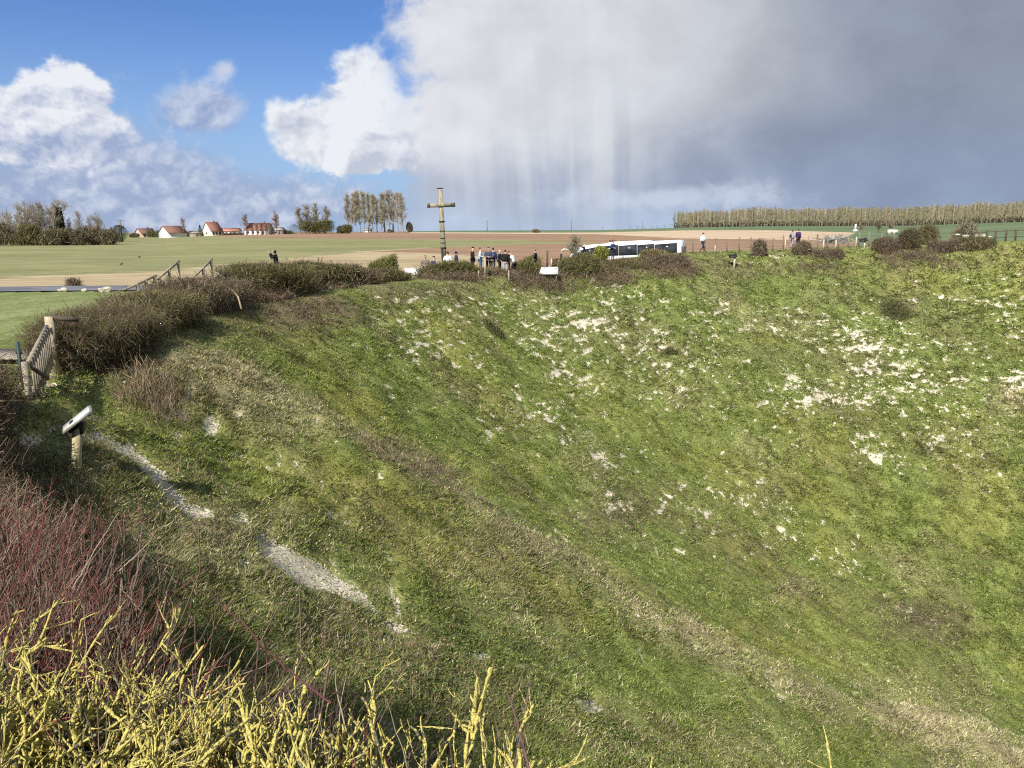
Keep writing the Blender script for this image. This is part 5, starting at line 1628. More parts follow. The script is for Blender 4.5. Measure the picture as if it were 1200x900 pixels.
# ------------------------------------------------------------------ the wooden cross
def wooden_cross():
    Y = 57.0
    x, y, _ = gp(522, Y); g = zg(x, y)
    topz = at(518.5, 221, Y).z
    H = topz - g
    root = empty('wooden_cross', (x, y, g), R(14), rot=(0, -R(2.3), R(14)))
    tag(root, 'tall weathered wooden cross with dark iron bands beside the visitors', 'cross')
    m, t, b = mat('weathered oak', .9, .15)
    oc = objco(t)
    n = noise(t, vscale(t, oc, (9, 9, 1.2)), 1.0, 6, .65); n2 = noise(t, oc, 2.2, 4, .6)
    c = mixc(t, smooth(n, .35, .65), (.17, .145, .10), (.40, .37, .27))
    c = mixc(t, smooth(n2, .5, .7) * .5, c, (.33, .34, .22))
    t.links.new(c.k, b.inputs['Base Color']); bump(t, b, n, .5, .02)
    dark = plain('old iron', (.035, .028, .03), .7, .2)
    w = mpx(5.0, Y); k = 1.6
    bm_ = MB().box((0, 0, H / 2 - .1), (w, w, H - .2 + .2), taper=.9)
    bm_.build('post', m, root)
    MB().box((0, 0, H + .02), (w * 1.3, w * 1.3, .06)).build('cap', dark, root)
    az = at(519, 240.5, Y).z - g
    hw = mpx(32, Y)
    MB().box((0, -w * .15, az), (hw, w * .8, w * .88)).build('crossbeam', m, root)
    for sx in (-1, 1):
        MB().box((sx * hw * .455, -w * .15, az), (w * .5, w * .85, w * .95)).build('end_band', dark if False else plain('dark oak end', (.10, .085, .06), .8), root)
    for py in (259.5, 270.5, 279, 284.5, 290.5):
        zz = at(520, py, Y).z - g
        th = .10 if py in (259.5, 290.5) else .05
        MB().box((0, 0, zz), (w * (1.22 if th > .06 else 1.06), w * 1.12, th)).build('iron_band', dark, root)
    MB().bar((-.42 * w, -.55 * w, .0), (-.42 * w, -.55 * w, at(520, 291, Y).z - g), .09, .09).build('side_bar', dark, root)  # dark upright bar along the lower left of the post


wooden_cross()


# ------------------------------------------------------------------ the coach
def coach():
    # built along local X, front at -X, its seen flank at -Y; origin under its middle
    Ln, W, H = 12.2, 2.5, 3.55
    Yc = 71.5
    a = at(802, 279.8, 68.5)
    b = at(690, 287.6, 72.0)
    ang = math.atan2((a - b).y, (a - b).x)
    mid = (a + b) / 2
    tilt = math.asin((a.z - b.z) / Ln) * .85
    x, y = mid.x - .55, mid.y + 1.2
    z = mid.z - H
    root = empty('coach', (x, y, z), rot=(0, -tilt, ang))
    tag(root, 'white touring coach with dark windows parked behind the far rim', 'coach')
    root.scale = (.87, 1, 1)
    wht = plain('white coach paint', (.80, .81, .82), .35, .03, 3, spec=.5)
    gl, t, bb = mat('tinted coach glass', .22, .25)
    n = noise(t, vscale(t, objco(t), (.6, 1, 1.4)), 1.0, 3, .5)
    t.links.new(mixc(t, smooth(n, .4, .6), (.02, .023, .028), (.055, .06, .065)).k, bb.inputs['Base Color'])
    gry = plain('coach grey trim', (.30, .31, .34), .5); blk = plain('black rubber', (.02, .02, .02), .8)
    # side profile (x, z), front raked
    prof = [(-6.1, .35), (-6.18, 1.2), (-6.05, 2.0), (-5.55, 2.85), (-4.9, 3.25), (-3.9, 3.42), (-1, 3.52), (5.7, 3.55), (6.02, 3.38), (6.1, 2.6), (6.1, .45), (5.9, .32), (-5.9, .30)]
    mb = MB()
    ys = [-W / 2, -W / 2 + .14, W / 2 - .14, W / 2]
    ins = [.10, 0, 0, .10]
    V = []
    cx_, cz_ = 0, 1.9
    for yy, i_ in zip(ys, ins):
        for (px_, pz_) in prof:
            V.append([px_ * (1 - i_ * .18), yy, pz_ - (i_ if pz_ > 2.7 else 0)])
    n_ = len(prof); Q = []
    for k in range(3):
        for i in range(n_):
            j = (i + 1) % n_
            Q.append([k * n_ + i, k * n_ + j, (k + 1) * n_ + j, (k + 1) * n_ + i])
    T = [[0, i + 1, i] for i in range(1, n_ - 1)] + [[3 * n_, 3 * n_ + i, 3 * n_ + i + 1] for i in range(1, n_ - 1)]
    mb.put(V, Q, T); mb.build('body', wht, root)
    MB().poly([(-1.9, -.95, 3.50), (-1.2, -.95, 3.62), (2.4, -.95, 3.64), (3.1, -.95, 3.52)], 1.9, (0, 1, 0)).build('roof_unit', wht, root)
    for sd in (-1, 1):
        yy = sd * (W / 2 + .012)
        xs = [-4.55, -2.75, -.35, 1.6, 3.4, 5.72]
        for i in range(5):
            x0, x1 = xs[i] + .015, xs[i + 1] - .015
            zt0 = 3.24 if i else 2.98; zt1 = 3.32 if i else 3.22
            MB().poly([(x0, yy, 2.38), (x1, yy, 2.38), (x1, yy, zt1), (x0, yy, zt0)], .02, (0, sd, 0)).build('side_window', gl, root)
        MB().poly([(-5.6, yy, 1.95), (-4.6, yy, 2.2), (-4.6, yy, 2.90), (-5.15, yy, 2.62)], .02, (0, sd, 0)).build('side_window', gl, root)
        MB().box((.4, sd * (W / 2 + .015), 1.62), (10.6, .02, .10)).build('side_stripe', gry, root)
        for i in range(4):
            MB().box((-2.2 + i * 1.7, sd * (W / 2 + .012), 1.0), (1.6, .02, .75)).build('luggage_hatch', plain('coach panel', (.72, .73, .75), .4, .02), root)
    MB().poly([(-6.21, -1.05, 1.25), (-6.21, 1.05, 1.25), (-5.55, 1.0, 2.92), (-5.55, -1.0, 2.92)], .03, (-1, 0, .3)).build('windscreen', gl, root)
    MB().box((6.115, 0, 2.5), (.03, 1.9, .9)).build('rear_window', gl, root)
    for sd in (-1, 1):
        MB().box((-6.2, sd * .95, .75), (.08, .35, .22)).build('headlight', plain('lamp glass', (.7, .72, .75), .15), root)
        MB().box((6.12, sd * 1.05, 1.3), (.05, .18, .6)).build('tail_light', plain('red lamp', (.35, .02, .02), .3), root)
        mr = MB(); mr.tube([(-5.9, sd * 1.15, 3.05), (-6.35, sd * 1.3, 3.15), (-6.6, sd * 1.42, 3.0), (-6.62, sd * 1.45, 2.75)], .05, 6)
        a_ = mr.build('mirror_arm', wht, root)
        MB().box((-6.62, sd * 1.45, 2.4), (.14, .26, .62)).build('mirror', plain('black plastic', (.03, .03, .035), .5), a_)
        for wx in (-3.6, 3.1, 4.5):
            ring = MB(); ring.tube([(wx, sd * (W / 2 - .26), .5), (wx, sd * (W / 2 + .03), .5)], .50, 20)
            wl = ring.build('wheel', blk, root)
            MB().tube([(wx, sd * (W / 2 + .02), .5), (wx, sd * (W / 2 + .06), .5)], .28, 14).build('rim', gry, wl)
    MB().poly([(-6.0, -.9, .42), (-6.0, .9, .42), (-6.0, .9, .62), (-6.0, -.9, .62)], .22, (-1, 0, 0)).build('bumper', gry, root)


coach()


# ------------------------------------------------------------------ houses
def gable_house(name, label, cat, px0, px1, Y, h_wall, h_ridge, depth, ridge, walls, roofc, seed, wins=3, chimney=True, gable_left=True, yaw=0.0, doors=1, roof2=None, side=None):
    """a house seen between two photo columns; ridge 'x' = ridge runs across the view, gable seen at the left end"""
    r = random.Random(seed)
    x0, x1 = (px0 - 600) / F * Y, (px1 - 600) / F * Y
    xm = (x0 + x1) / 2; w = (x1 - x0)
    g = zg(xm, Y) - .15
    root = empty(name, (xm, Y + depth / 2, g), R(yaw)); tag(root, label, cat, 'houses of the village')
    mw = plain('wall %.2f %.2f %.2f' % walls, walls, .9, .12, .5, bmp=.1); mr = plain('roof %.2f %.2f' % roofc[:2], roofc, .85, .22, 1.4, bmp=.3)
    gls = plain('dark window', (.05, .055, .065), .15)
    frm = plain('white frame', (.7, .7, .68), .6)
    hw, hd = w / 2, depth / 2
    mb = MB()
    ms_ = mw if side is None else mw
    # walls with gables at +-x
    V = [(-hw, -hd, 0), (hw, -hd, 0), (hw, hd, 0), (-hw, hd, 0), (-hw, -hd, h_wall), (hw, -hd, h_wall), (hw, hd, h_wall), (-hw, hd, h_wall), (-hw, 0, h_ridge - .12), (hw, 0, h_ridge - .12)]
    mb.put(V, [[0, 1, 5, 4], [2, 3, 7, 6], [1, 2, 6, 5], [3, 0, 4, 7]], [[4, 8, 7], [5, 6, 9]])
    wl = mb.build('wall', mw, root)
    # roof slopes with overhang
    ov = .35
    sl = (h_ridge - h_wall) / hd
    rb_ = MB()
    for sd in (-1, 1):
        P = [(-hw - ov, 0, h_ridge), (hw + ov, 0, h_ridge), (hw + ov, sd * (hd + ov), h_wall - sl * ov), (-hw - ov, sd * (hd + ov), h_wall - sl * ov)]
        rb_.poly(P, .14, (0, 0, 1))
    rf = rb_.build('roof', mr, root)
    if chimney:
        MB().box((hw * .45, .3, h_ridge + .35), (.7, .6, 1.3)).build('chimney', plain('brick', (.30, .13, .09), .9), rf)
    for i in range(wins):
        wx = -hw + w * (i + .7) / (wins + .4)
        f = MB().box((wx, -hd - .03, h_wall * .52), (1.15, .08, 1.3)).build('window', frm, root)
        MB().box((wx, -hd - .08, h_wall * .52), (.95, .04, 1.1)).build('pane', gls, f)
    if gable_left:
        f = MB().box((-hw - .03, .2, h_wall * .55), (.08, 1.1, 1.2)).build('window', frm, root)
        MB().box((-hw - .08, .2, h_wall * .55), (.04, .9, 1.0)).build('pane', gls, f)
    for i in range(doors):
        MB().box((hw * (.62 - i * .5), -hd - .04, 1.05), (1.0, .08, 2.1)).build('door', plain('dark door', (.10, .06, .04), .7), root)
    return root


RT = (.25, .12, .09); RD = (.17, .10, .08); RB = (.22, .12, .085)
gable_house('house', 'low pinkish house with a dark brown roof, leftmost in the row of houses', 'house', 166, 183, 430, 2.3, 4.9, 7.5, 'x', (.60, .42, .34), RD, 1, yaw=52)
gable_house('barn', 'white gabled barn with a long brown roof, second building from the left', 'barn', 194, 217, 395, 2.8, 6.0, 9, 'x', (.62, .62, .62), RB, 2, wins=0, chimney=False, doors=0, gable_left=False, yaw=54)
gable_house('house', 'white gabled house with a bright orange-red roof', 'house', 245, 259, 400, 2.7, 7.0, 8, 'x', (.75, .70, .60), RT, 3, yaw=52)
gable_house('annexe', 'low white annexe with tiled roof right of the orange-red roofed house', 'house', 258, 285, 405, 2.2, 3.6, 5, 'x', (.70, .64, .56), (.45, .22, .15), 4, wins=5, chimney=False)
gable_house('house', 'long house with red roof behind a row of cypresses', 'house', 293, 320, 385, 2.6, 5.7, 8, 'x', (.75, .72, .66), RT, 5, yaw=-8, wins=4)
gable_house('shed', 'small pale outbuilding right of the long red roofed house', 'shed', 322, 335, 390, 2.2, 3.4, 6, 'x', (.60, .58, .54), (.40, .38, .35), 6, wins=1, chimney=False)
gable_house('house', 'white house half hidden behind the thicket near the utility pole', 'house', 126, 137, 300, 2.4, 4.6, 7, 'x', (.78, .78, .78), (.30, .29, .28), 7, wins=1, yaw=30)
gable_house('shed', 'long low grey shed between barn and orange-red roofed house', 'shed', 220, 242, 402, 1.9, 3.0, 6, 'x', (.36, .33, .28), (.34, .30, .25), 8, wins=0, chimney=False, gable_left=False)
gable_house('house', 'tiny pale house beside the poplar row', 'house', 430, 438, 470, 1.5, 2.4, 6, 'x', (.75, .75, .75), (.3, .3, .33), 9, wins=0, chimney=False, gable_left=False, doors=0)
for i, px in enumerate([299, 304.5, 310, 315.5]):
    pass


def garden_hedge(label, px0, px1, Y, h, seed, cols):
    bush('garden_hedge', label, 'hedge', [gp(px0, Y), gp(px1, Y)], .9, h, 900, 1500, cols, cols, seed, 'box', 1.0, .05, .18, 'garden hedges of the village', stems=3)


garden_hedge('olive garden hedge in front of the low pinkish house', 172, 190, 415, 3.6, 601, [(.13, .14, .05), (.17, .17, .07)])
garden_hedge('dark garden hedge left of the low pinkish house', 153, 163, 420, 2.2, 602, [(.13, .115, .07), (.16, .14, .09)])
garden_hedge('brown garden hedge in front of the white annexe', 262, 284, 395, 1.0, 603, [(.16, .13, .08), (.12, .12, .05)])
garden_hedge('green garden hedge right of the small outbuilding', 334, 342, 385, 1.8, 604, [(.14, .16, .05), (.10, .12, .04)])


# ------------------------------------------------------------------ poles
def utility_pole(label, px, pybase, pytop, Y, arm=1.6, rad=.13):
    x, y = (px - 600) / F * Y, Y
    g = zg(x, y); top = at(px, pytop, Y).z
    root = empty('utility_pole', (x, y, g)); tag(root, label, 'pole', 'utility poles')
    m = plain('pole wood', (.16, .13, .10), .9)
    MB().tube([(0, 0, -.3), (0, 0, (top - g) * .5), (0, 0, top - g)], [rad * 1.2, rad, rad * .8], 8).build('pole', m, root)
    c = MB().box((0, 0, top - g - .35), (arm, .14, .14)).build('crossarm', m, root)
    for s_ in (-.45, 0, .45):
        MB().tube([(s_ * arm, 0, top - g - .28), (s_ * arm, 0, top - g - .05)], .06, 6).build('insulator', plain('ceramic', (.5, .5, .5), .3), c)


utility_pole('wooden utility pole at the right end of the left copse', 151, 284, 257.5, 290, 2.6, .2)
utility_pole('thin distant pole right of the cross', 571.5, 271, 259, 600, 2.0, .22)
utility_pole('thin distant pole above the pale little tree', 668, 270, 258, 620, 2.0, .2)
utility_pole('faint distant pole on the horizon left of the wood', 749.5, 268, 259.5, 760, 2.0, .2)


# ------------------------------------------------------------------ rim furniture
WOOD = plain('grey weathered wood', (.29, .25, .19), .9, .3, 9, bmp=.3)
DWOOD = plain('dark wet wood', (.10, .08, .06), .9, .25, 9)
PWOOD = plain('pale new wood', (.55, .48, .36), .85, .15, 9)


def handrail(label, tops, Y0, Y1, drop_last=1.05):
    """sloping rail with posts, points are where the rail is seen"""
    n = len(tops); P = []
    for i, (px, py) in enumerate(tops):
        P.append(at(px, py, Y0 + (Y1 - Y0) * i / (n - 1)))
    root = empty('handrail', (P[0].x, P[0].y, zg(P[0].x, P[0].y))); off = root.location.copy()
    tag(root, label, 'handrail', 'wooden handrails of the rim steps')
    d = (P[-1] - P[0]).normalized()
    MB().bar(P[0] - off - d * .12, P[-1] - off + d * .12, .10, .09).build('rail', WOOD, root)
    for i, p in enumerate(P):
        if i == 0 and n > 3: continue
        g = min(zg(p.x, p.y), p.z - .75) - .3
        MB().bar(Vector((p.x, p.y, g)) - off, p - off + Vector((0, 0, .02)), .11, .11).build('post', WOOD, root)


handrail('lowest wooden handrail, its foot hidden by the long brown hedge', [(149, 338), (161, 333.5), (171, 329), (181, 324)], 36.5, 38)
handrail('middle wooden handrail rising to the right above the road', [(186, 325.5), (198, 316.5), (208.5, 307)], 38, 39.5)
handrail('right wooden handrail nearest to the rounded olive hedge shrub', [(227, 324.5), (238, 315), (247, 305)], 38.5, 40)


def gate():
    a = at(33, 426, 14.6); b = at(55, 383, 17.6)
    root = empty('wooden_gate', (a.x, a.y, zg(a.x, a.y))); off = root.location.copy()
    tag(root, 'grey weathered wooden picket gate standing open at the left edge', 'gate')
    A = a - off; B = b - off
    MB().bar(A, B, .07, .09).build('top_rail', WOOD, root)
    dz = Vector((0, 0, -.62))
    MB().bar(A + dz, B + dz, .05, .08).build('bottom_rail', WOOD, root)
    for i in range(11):
        t_ = (i + .5) / 11
        p = A.lerp(B, t_)
        MB().box((p.x + .05, p.y, p.z - .42), (.03, .10, .92), rz=math.atan2((B - A).y, (B - A).x) - math.pi / 2).build('picket', WOOD, root)
    MB().bar(A + Vector((.06, 0, -.08)), A.lerp(B, .55) + Vector((.1, 0, -.80)), .05, .07).build('brace', DWOOD, root)
    MB().bar(B + Vector((0, .15, .22)), B + Vector((0, .15, -1.3)), .16, .16).build('post', plain('pale post wood', (.42, .35, .24), .9, .2, 8), root)
    MB().bar(A + Vector((0, -.1, .05)), A + Vector((0, -.1, -1.2)), .09, .09).build('post', WOOD, root)
    MB().bar(B + Vector((0, .15, .20)), B + Vector((.55, .35, .12)), .10, .10).build('latch_bar', DWOOD, root)
    # boardwalk behind
    c = at(18, 413, 18.6); g = zg(c.x, c.y)
    bw = empty('boardwalk', (c.x, c.y, g)); tag(bw, 'grey plank boardwalk behind the open picket gate', 'boardwalk')
    for i in range(14):
        MB().box((-1.6 + i * .19, 0, .12), (.17, 1.5, .04)).build('plank', WOOD, bw)
    for yy in (-.6, .6):
        MB().box((-.4, yy, .04), (2.7, .08, .10)).build('joist', DWOOD, bw)
    # dark post with a fallen limb at the very edge
    p = at(21, 405, 15.5); g = zg(p.x, p.y)
    pr = empty('fence_stake', (p.x, p.y, g)); tag(pr, 'thin dark green stake left of the picket gate', 'stake')
    MB().tube([(0, 0, -.2), (0, 0, p.z - g + .08)], .035, 8).build('stake', plain('dark green paint', (.03, .06, .05), .6), pr)
    MB().box((0, 0, p.z - g - .15), (.12, .03, .05)).build('clip', plain('black clip', (.02, .02, .02), .6), pr)


gate()


def lectern():
    p = at(86, 545, 12.0)
    hx, hy = p.x, p.y
    g = zg(hx, hy)
    root = empty('lectern_sign', (hx, hy, g)); off = root.location.copy()
    tag(root, 'pale tilted information panel on a wooden post on the near left slope', 'sign')
    lo_a = at(73, 508, 12.05) - off; hi = at(107, 481, 12.05) - off
    wdir = Vector((-.50, .86, 0)).normalized() * .50
    u = (hi - lo_a)
    u = u - wdir * 0
    nrm = wdir.cross(u).normalized()
    if nrm.z < 0: nrm = -nrm
    P = [lo_a, hi, hi + wdir, lo_a + wdir]
    MB().poly(P, -.035, nrm).build('panel_frame', plain('grey panel frame', (.22, .22, .21), .5), root)
    ins = lambda a, b: [lo_a.lerp(hi, a) + wdir * b for a, b in ((a, b), (1 - a, b), (1 - a, 1 - b), (a, 1 - b))]
    m, t, b_ = mat('faded printed panel', .35, .4)
    n = noise(t, vscale(t, objco(t), (14, 14, 14)), 1.0, 3, .5)
    t.links.new(mixc(t, smooth(n, .45, .62), (.78, .76, .68), (.60, .60, .56)).k, b_.inputs['Base Color'])
    MB().poly([q + nrm * .003 for q in ins(.05, .05)], .006, nrm).build('panel', m, root)
    ct = (lo_a + hi + wdir) / 2
    top = Vector((ct.x, ct.y, ct.z - .03))
    MB().bar(Vector((top.x - .02, top.y, top.z - .20)), top - nrm * .02, .14, .20).build('bracket', plain('black bracket', (.025, .02, .022), .6), root)
    MB().bar(Vector((0, 0, -.3)), Vector((top.x, top.y, top.z - .10)), .11, .11).build('post', plain('green grey post wood', (.36, .32, .19), .9, .25, 8), root)


lectern()


def white_panel(label, px0, px1, py0, py1, Y, seed, skew=0.0):
    a = at(px0, py1, Y); b = at(px1, py1, Y); c = at(px1, py0, Y + .35); d = at(px0 - skew, py0, Y + .35)
    g = zg(a.x, Y)
    root = empty('information_panel', ((a.x + b.x) / 2, Y, g)); off = root.location.copy()
    tag(root, label, 'sign', 'white information panels on the far rim')
    P = [a - off, b - off, c - off, d - off]
    n_ = (P[1] - P[0]).cross(P[3] - P[0]).normalized()
    if n_.z < 0: n_ = -n_
    m, t, b_ = mat('white printed panel', .4, .3)
    n = noise(t, vscale(t, objco(t), (1.5, 4, 4)), 1.0, 4, .6)
    t.links.new(mixc(t, smooth(n, .52, .66), (.80, .80, .80), (.34, .40, .42)).k, b_.inputs['Base Color'])
    MB().poly(P, .04, n_).build('panel', m, root)
    MB().poly([p - n_ * .05 for p in P], .045, n_).build('frame', plain('grey panel edge', (.4, .4, .4), .6), root)
    for k in (.15, .85):
        q = P[0].lerp(P[1], k) + (P[3] - P[0]) * .5
        MB().bar(Vector((q.x, q.y, -.2)), Vector((q.x, q.y, q.z - .06)), .08, .08).build('leg', WOOD, root)


white_panel('tilted white information panel left of the cross', 475, 491.5, 314.2, 322.5, 51.0, 1, .8)
white_panel('tilted white information panel in front of the brown box', 631.5, 654, 313.2, 321.6, 54.5, 2, -3)


def stake(name, label, px, py0, py1, Y, w, m, cat='post', group='fence posts on the far rim', top=None):
    p = at(px, py0, Y); x, y = p.x, p.y
    g = zg(x, y)
    z1 = p.z; z0 = g - .1
    o = MB().box((0, 0, (z1 - z0) / 2), (w, w, z1 - z0), taper=.92).build(name, m)
    o.location = (x, y, z0)
    tag(o, label, cat, group)
    return o


stake('post', 'tall dark brown post left of the brown box', 641.5, 293.5, 312, 60.5, .16, DWOOD, group=None)
def brown_box():
    p = at(650.5, 311.5, 60.8); g = zg(p.x, p.y)
    root = empty('notice_box', (p.x, p.y, g)); tag(root, 'dark brown notice box in a pale wooden frame beside the tall dark post', 'box')
    h = at(650, 303.3, 60.8).z - g
    MB().box((0, 0, h - .30), (mpx(6.5, 60), .25, .62)).build('box', plain('dark brown board', (.055, .035, .03), .7), root)
    for sx in (-1, 1):
        MB().box((sx * mpx(4.2, 60), 0, h / 2), (.10, .12, h)).build('leg', PWOOD, root)
brown_box()
for px, py0, py1, lb in [(568.3, 303, 322, 'slim pale stake in front of the person in a dark blue jacket'), (596.3, 317, 333, 'slim white stake under the person in pale grey trousers'), (457.3, 309.5, 318, 'slim pale stake in front of the yellow-green bush'),
                         (561, 317, 327, 'short pale stake under the person in blue jeans')]:
    stake('stake', lb, px, py0, py1, 52.5, .055, PWOOD, 'stake', 'slim stakes in the far hedge')
stake('fallen_pole', 'thin pale pole leaning on the lip left of the cross', 0, 0, 0, 50, .05, PWOOD) if False else None
def lean_pole():
    a = at(484, 337, 49.5); b = at(499, 351, 47.8)
    zb = zg(b.x, b.y)
    b = Vector((b.x, b.y, zb + .02))
    o = MB().tube([(0, 0, 0), tuple(a - b)], .028, 7).build('fallen_pole', PWOOD); o.location = b
    tag(o, 'thin pale pole leaning on the lip left of the cross', 'pole')
    pts = [at(*p) for p in [(262, 337, 31.0), (272, 340, 30.5), (279, 348, 30.2), (283, 362, 29.8)]]
    o = MB().tube([tuple(p - pts[0]) for p in pts], [.02, .03, .035, .04], 7).build('dead_branch', plain('pale dead branch', (.42, .34, .24), .9)); o.location = pts[0]
    tag(o, 'pale arching dead branch over the long brown hedge shrub', 'branch')
lean_pole()


def bundle():
    p = at(262, 325, 35.0); g = zg(p.x, p.y)
    root = empty('wreath_stand', (p.x, p.y, g)); tag(root, 'dark green and white bundle held on two short stakes at the hedge end', 'wreath')
    r = np.random.default_rng(9); z = p.z - g
    for sx in (-.11, .11):
        MB().tube([(sx, 0, -.2), (sx + .02, 0, z + .38)], .03, 6).build('stake', DWOOD, root)
    n = 900; a = r.random(n) * 6.283; rr_ = .24 * r.random(n) ** .5
    C_ = np.stack([np.cos(a) * rr_, r.normal(size=n) * .07 - .05, z + np.sin(a) * rr_ * 1.15], 1)
    V, q = leaves(C_, .04, r); mesh('greenery', V, q, attrs={'col': np.repeat(cmix([(.02, .04, .03), (.03, .06, .04)], n, r=r), 4, 0)}, mats=[M_LEAF], parent=root)
    n = 120; C_ = np.stack([r.normal(size=n) * .05 - .10, np.full(n, -.16), z + r.normal(size=n) * .13], 1)
    V, q = leaves(C_, .045, r); mesh('white_flowers', V, q, attrs={'col': np.repeat(cmix([(.6, .64, .62), (.45, .52, .5)], n, r=r), 4, 0)}, mats=[M_LEAF], parent=root)
bundle()


# fences on the right half of the rim
def wire_fence(label, pxs, Y0, Y1, h, m, wires=(.3, .65, .95), group=None, w=.08, rail=False, seed=1):
    r = random.Random(seed); n = len(pxs)
    pts = []
    for i, px in enumerate(pxs):
        Y = Y0 + (Y1 - Y0) * (px - pxs[0]) / (pxs[-1] - pxs[0])
        x, y, _ = gp(px, Y); pts.append(Vector((x, y, zg(x, y))))
    root = empty('fence', pts[0]); off = pts[0].copy(); tag(root, label, 'fence', group)
    for p in pts:
        hh = h * r.uniform(.85, 1.15); q = p - off
        MB().bar(q + Vector((0, 0, -.2)), q + Vector((r.uniform(-.06, .06), 0, hh)), w, w).build('post', m, root)
    for k in wires:
        mb = MB()
        for a, b in zip(pts[:-1], pts[1:]):
            if rail: mb.bar(a - off + Vector((0, 0, h * k)), b - off + Vector((0, 0, h * k)), .09, .06)
            else: mb.tube([tuple(a - off + Vector((0, 0, h * k))), tuple((a + b) / 2 - off + Vector((0, 0, h * k - .03))), tuple(b - off + Vector((0, 0, h * k)))], .012, 5)
        mb.build('rail' if rail else 'wire', m if rail else plain('dull wire', (.20, .19, .17), .6), root)


wire_fence('wire fence with short dark posts left and right of the man in the white shirt', [800, 812, 826, 838, 852, 866, 880, 893, 905, 918], 64.2, 66.9, 1.1, plain('fence wood', (.20, .15, .11), .9), w=.075)
wire_fence('wire fence with low wooden posts between the walking pair and the tallest bush', [946, 958, 969, 982, 994, 1006, 1018, 1032, 1046], 67.0, 67.3, 1.15, plain('brown fence wood', (.26, .20, .15), .9), w=.075)
wire_fence('post and rail fence at the right edge of the photo', [1140, 1156, 1166, 1178, 1190, 1203, 1216, 1230], 66.6, 66.6, .95, DWOOD, (.35, .9), rail=True, w=.11)
for px, py0, py1, Y, w, lb in [(920.5, 281, 296, 66.6, .08, 'pale fence post left of the walking pair, with a cross rail'), (1003.8, 277.5, 291, 66.9, .09, 'pale thick post below the white stone pillar'),
                               (965.5, 281.5, 288, 66.5, .10, 'short pale post left of the grey branch pile'), (980, 281, 288, 66.5, .10, 'short pale post right below the grey branch pile'), (838.2, 287.5, 297, 64.3, .08, 'pale post right of the man in the white shirt')]:
    stake('fence_post', lb, px, py0, py1, Y, w, PWOOD, 'post')
def small_lectern(label, px, py, Y):
    p = at(px, py, Y); g = zg(p.x, p.y); h = p.z - g + .02
    root = empty('lectern_sign', (p.x, p.y, g)); tag(root, label, 'sign', 'small dark signs on the far rim')
    MB().box((mpx(2.0, Y), 0, h * .5 - .1), (.13, .13, h + .2)).build('post', PWOOD, root)
    MB().box((0, 0, h), (.62, .42, .05), R_=Matrix.Rotation(R(32), 3, 'X') @ Matrix.Rotation(R(-14), 3, 'Y')).build('panel', plain('dark sign back', (.025, .025, .028), .6), root)
small_lectern('small dark tilted sign on a pale post below the right rim fence', 859, 300.3, 61.8)
small_lectern('small dark sign right of the pale thick post', 1011.5, 281.5, 66.6)


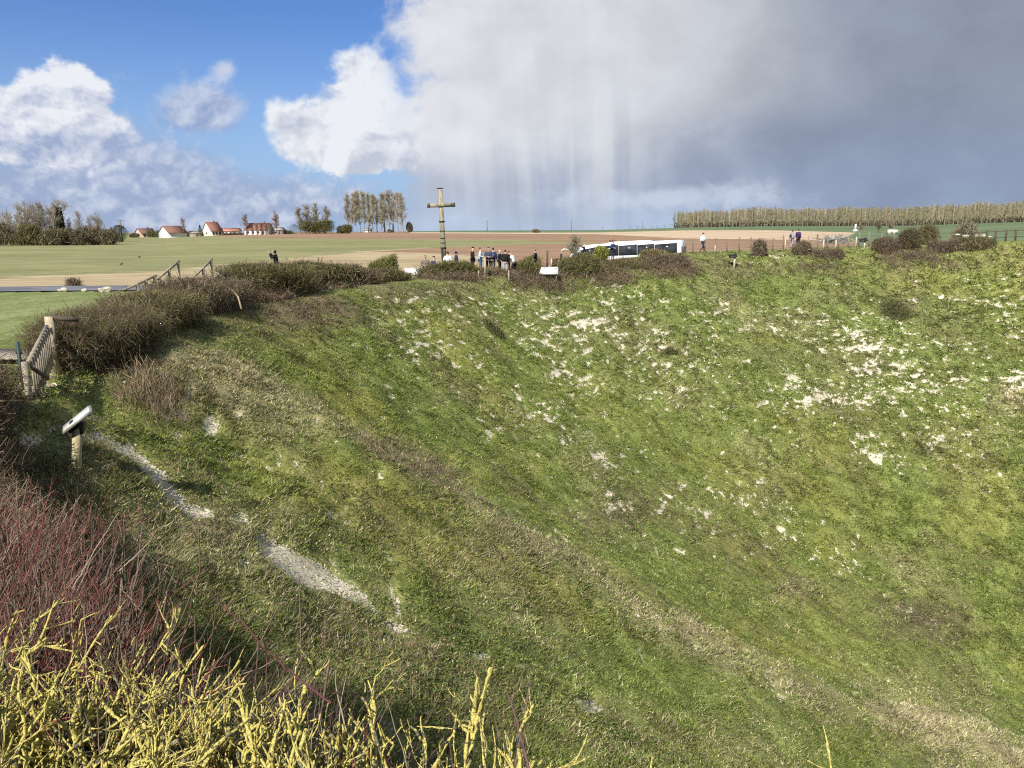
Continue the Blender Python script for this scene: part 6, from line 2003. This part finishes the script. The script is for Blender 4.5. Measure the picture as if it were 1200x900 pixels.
def far_things():
    # white stone pillar
    Y = 300; p = at(1002.8, 262.5, Y); x, y = p.x, Y; g = zg(x, y)
    root = empty('stone_pillar', (x, y, g)); tag(root, 'white stone pillar on a stepped base in the right field', 'monument')
    m = plain('white stone', (.72, .70, .64), .8, .08)
    h = p.z - g
    MB().box((0, 0, .22), (1.7, 1.7, .5)).build('base', m, root); MB().box((0, 0, .62), (1.05, 1.05, .36)).build('plinth', m, root)
    MB().box((0, 0, .8 + (h - .8) / 2), (.75, .75, h - .8), taper=.6).build('shaft', m, root)
    MB().box((0, 0, h - .45), (.9, .3, .22)).build('cross_arm', m, root)
    # white building with two openings
    Y = 225; a = at(1040.5, 268.5, Y); b = at(1051.5, 268.5, Y); g = zg(a.x, Y); x = (a.x + b.x) / 2; w = b.x - a.x; h = a.z - g
    root = empty('white_shelter', (x, Y, g)); tag(root, 'small cream building with two pale openings in the right field', 'building')
    MB().box((0, 0, h * .45), (w, 1.4, h * .9)).build('wall', plain('cream wall', (.60, .56, .42), .8), root)
    MB().box((0, 0, h * .95), (w * 1.06, 1.6, h * .12)).build('roof', plain('pale roof', (.62, .60, .48), .8), root)
    for sx in (-.25, .25):
        f = MB().box((sx * w, -.72, h * .48), (w * .34, .06, h * .6)).build('opening', plain('white frame', (.7, .7, .68), .6), root)
        MB().box((sx * w, -.77, h * .44), (w * .14, .04, h * .3)).build('pane', plain('grey opening', (.35, .33, .25), .7), f)
    # pile of grey branches
    Y = 72; p = at(976, 281, Y); x = p.x; g = zg(x, Y)
    r = np.random.default_rng(4)
    root = empty('branch_pile', (x, Y, g)); tag(root, 'pile of pale grey cut branches behind the right fence', 'branch pile')
    n = 150; a = r.random(n) * 6.283
    P0 = np.stack([r.normal(size=n) * .55, r.normal(size=n) * .4, r.random(n) * .55], 1); D = np.stack([np.cos(a), np.sin(a) * .5, r.normal(size=n) * .3], 1)
    P = grow(P0 - D * .4, D, .8 + .6 * r.random(n), None, r, 4, .1, (0, 0, 0)); P[..., 2] = np.maximum(P[..., 2], .02) + max(0, p.z - g - .35)
    V, q = tubes(P, .03 * np.ones((n, 1)) * np.linspace(1, .4, 4)[None, :], 4)
    mesh('branches', V, q, attrs={'col': np.repeat(cmix([(.36, .36, .33), (.2, .19, .16), (.45, .43, .38)], n, r=r), 16, 0)}, mats=[M_TWIG], parent=root)
    rk = plain('pale chalk stone', (.46, .42, .34), .9, .2, 4, bmp=.4)
    def rock(name, label, x, y, z, s, seed, group):
        rr = np.random.default_rng(seed)
        bm = bmesh.new(); bmesh.ops.create_icosphere(bm, subdivisions=2, radius=1)
        off = rr.normal(size=3)
        for v in bm.verts:
            k = 1 + .35 * math.sin(v.co.x * 3 + off[0]) * math.cos(v.co.y * 2.6 + off[1]) + .15 * math.sin(v.co.z * 5 + off[2])
            v.co = Vector((v.co.x * s[0] * k, v.co.y * s[1] * k, v.co.z * s[2] * k))
        me = bpy.data.meshes.new(name); bm.to_mesh(me); bm.free()
        o = add(name, me, [rk]); o.location = (x, y, z + s[2] * .5)
        tag(o, label, 'rock', group)
    for i, (px, py, s) in enumerate([(73, 339, .34), (98.5, 338.2, .27), (123, 339.2, .44)]):
        Y = 57.0 - i * .2; q = at(px, py, Y); rock('roadside_rock', ['left', 'middle', 'right'][i] + ' pale rock at the near edge of the road', q.x, Y, zg(q.x, Y), (s, s * .7, s * .62), i, 'pale rocks beside the road')
    for i, (px, py, s) in enumerate([(1122, 274, .2), (1132, 275.5, .26), (1144, 275, .2), (1152, 275, .26), (1160, 277, .22)]):
        Y = 67.5; q = at(px, py, Y); g = zg(q.x, Y)
        rock('rim_stone', ['first', 'second', 'third', 'fourth', 'last'][i] + ' pale stone from the left in the row on the right rim', q.x, Y, max(g - .1, q.z - s * .8), (s, s * .7, s * .6), 20 + i, 'pale stones on the right rim')
    # stone bank that carries them
    for i, (px, py, Y) in enumerate([(142.3, 311, 100), (163.3, 305, 125)]):
        x, y, _ = gp(px, Y); q = at(px, py, Y); g = zg(x, y)
        root = empty('crow', (x, y, g), R(40 * i)); tag(root, ['nearer black crow on the green field left of the handrails', 'farther black crow on the green field left of the handrails'][i], 'bird', 'crows on the green field')
        bk = plain('black feathers', (.015, .015, .02), .5)
        skin('body', [(-.24, 0, .20), (-.08, 0, .22), (.10, 0, .27), (.20, 0, .36), (.30, 0, .35)], [(0, 1), (1, 2), (2, 3), (3, 4)], [.02, .08, .08, .05, .012], [bk], root, 1, 1)
        for sy in (-.04, .04): MB().tube([(.02, sy, 0), (.02, sy, .2)], .012, 5).build('leg', bk, root)


far_things()
# small pale tree by the coach
tree('pale_tree', 'small pale-leaved tree in front of the nose of the coach', 'tree', at_person(672, 59.5), (at(672, 269.5, 59.5).z - at_person(672, 59.5)[2]), 801, 'round', None, tcol=(.30, .27, .2), ccol=[(.34, .27, .17), (.28, .22, .14), (.42, .36, .24)],
     dens=1.0, spread=1.15, tw=.8, cb=.22, leaf=5000, lcols=[(.34, .32, .23), (.22, .20, .13), (.46, .43, .34), (.13, .13, .07)])
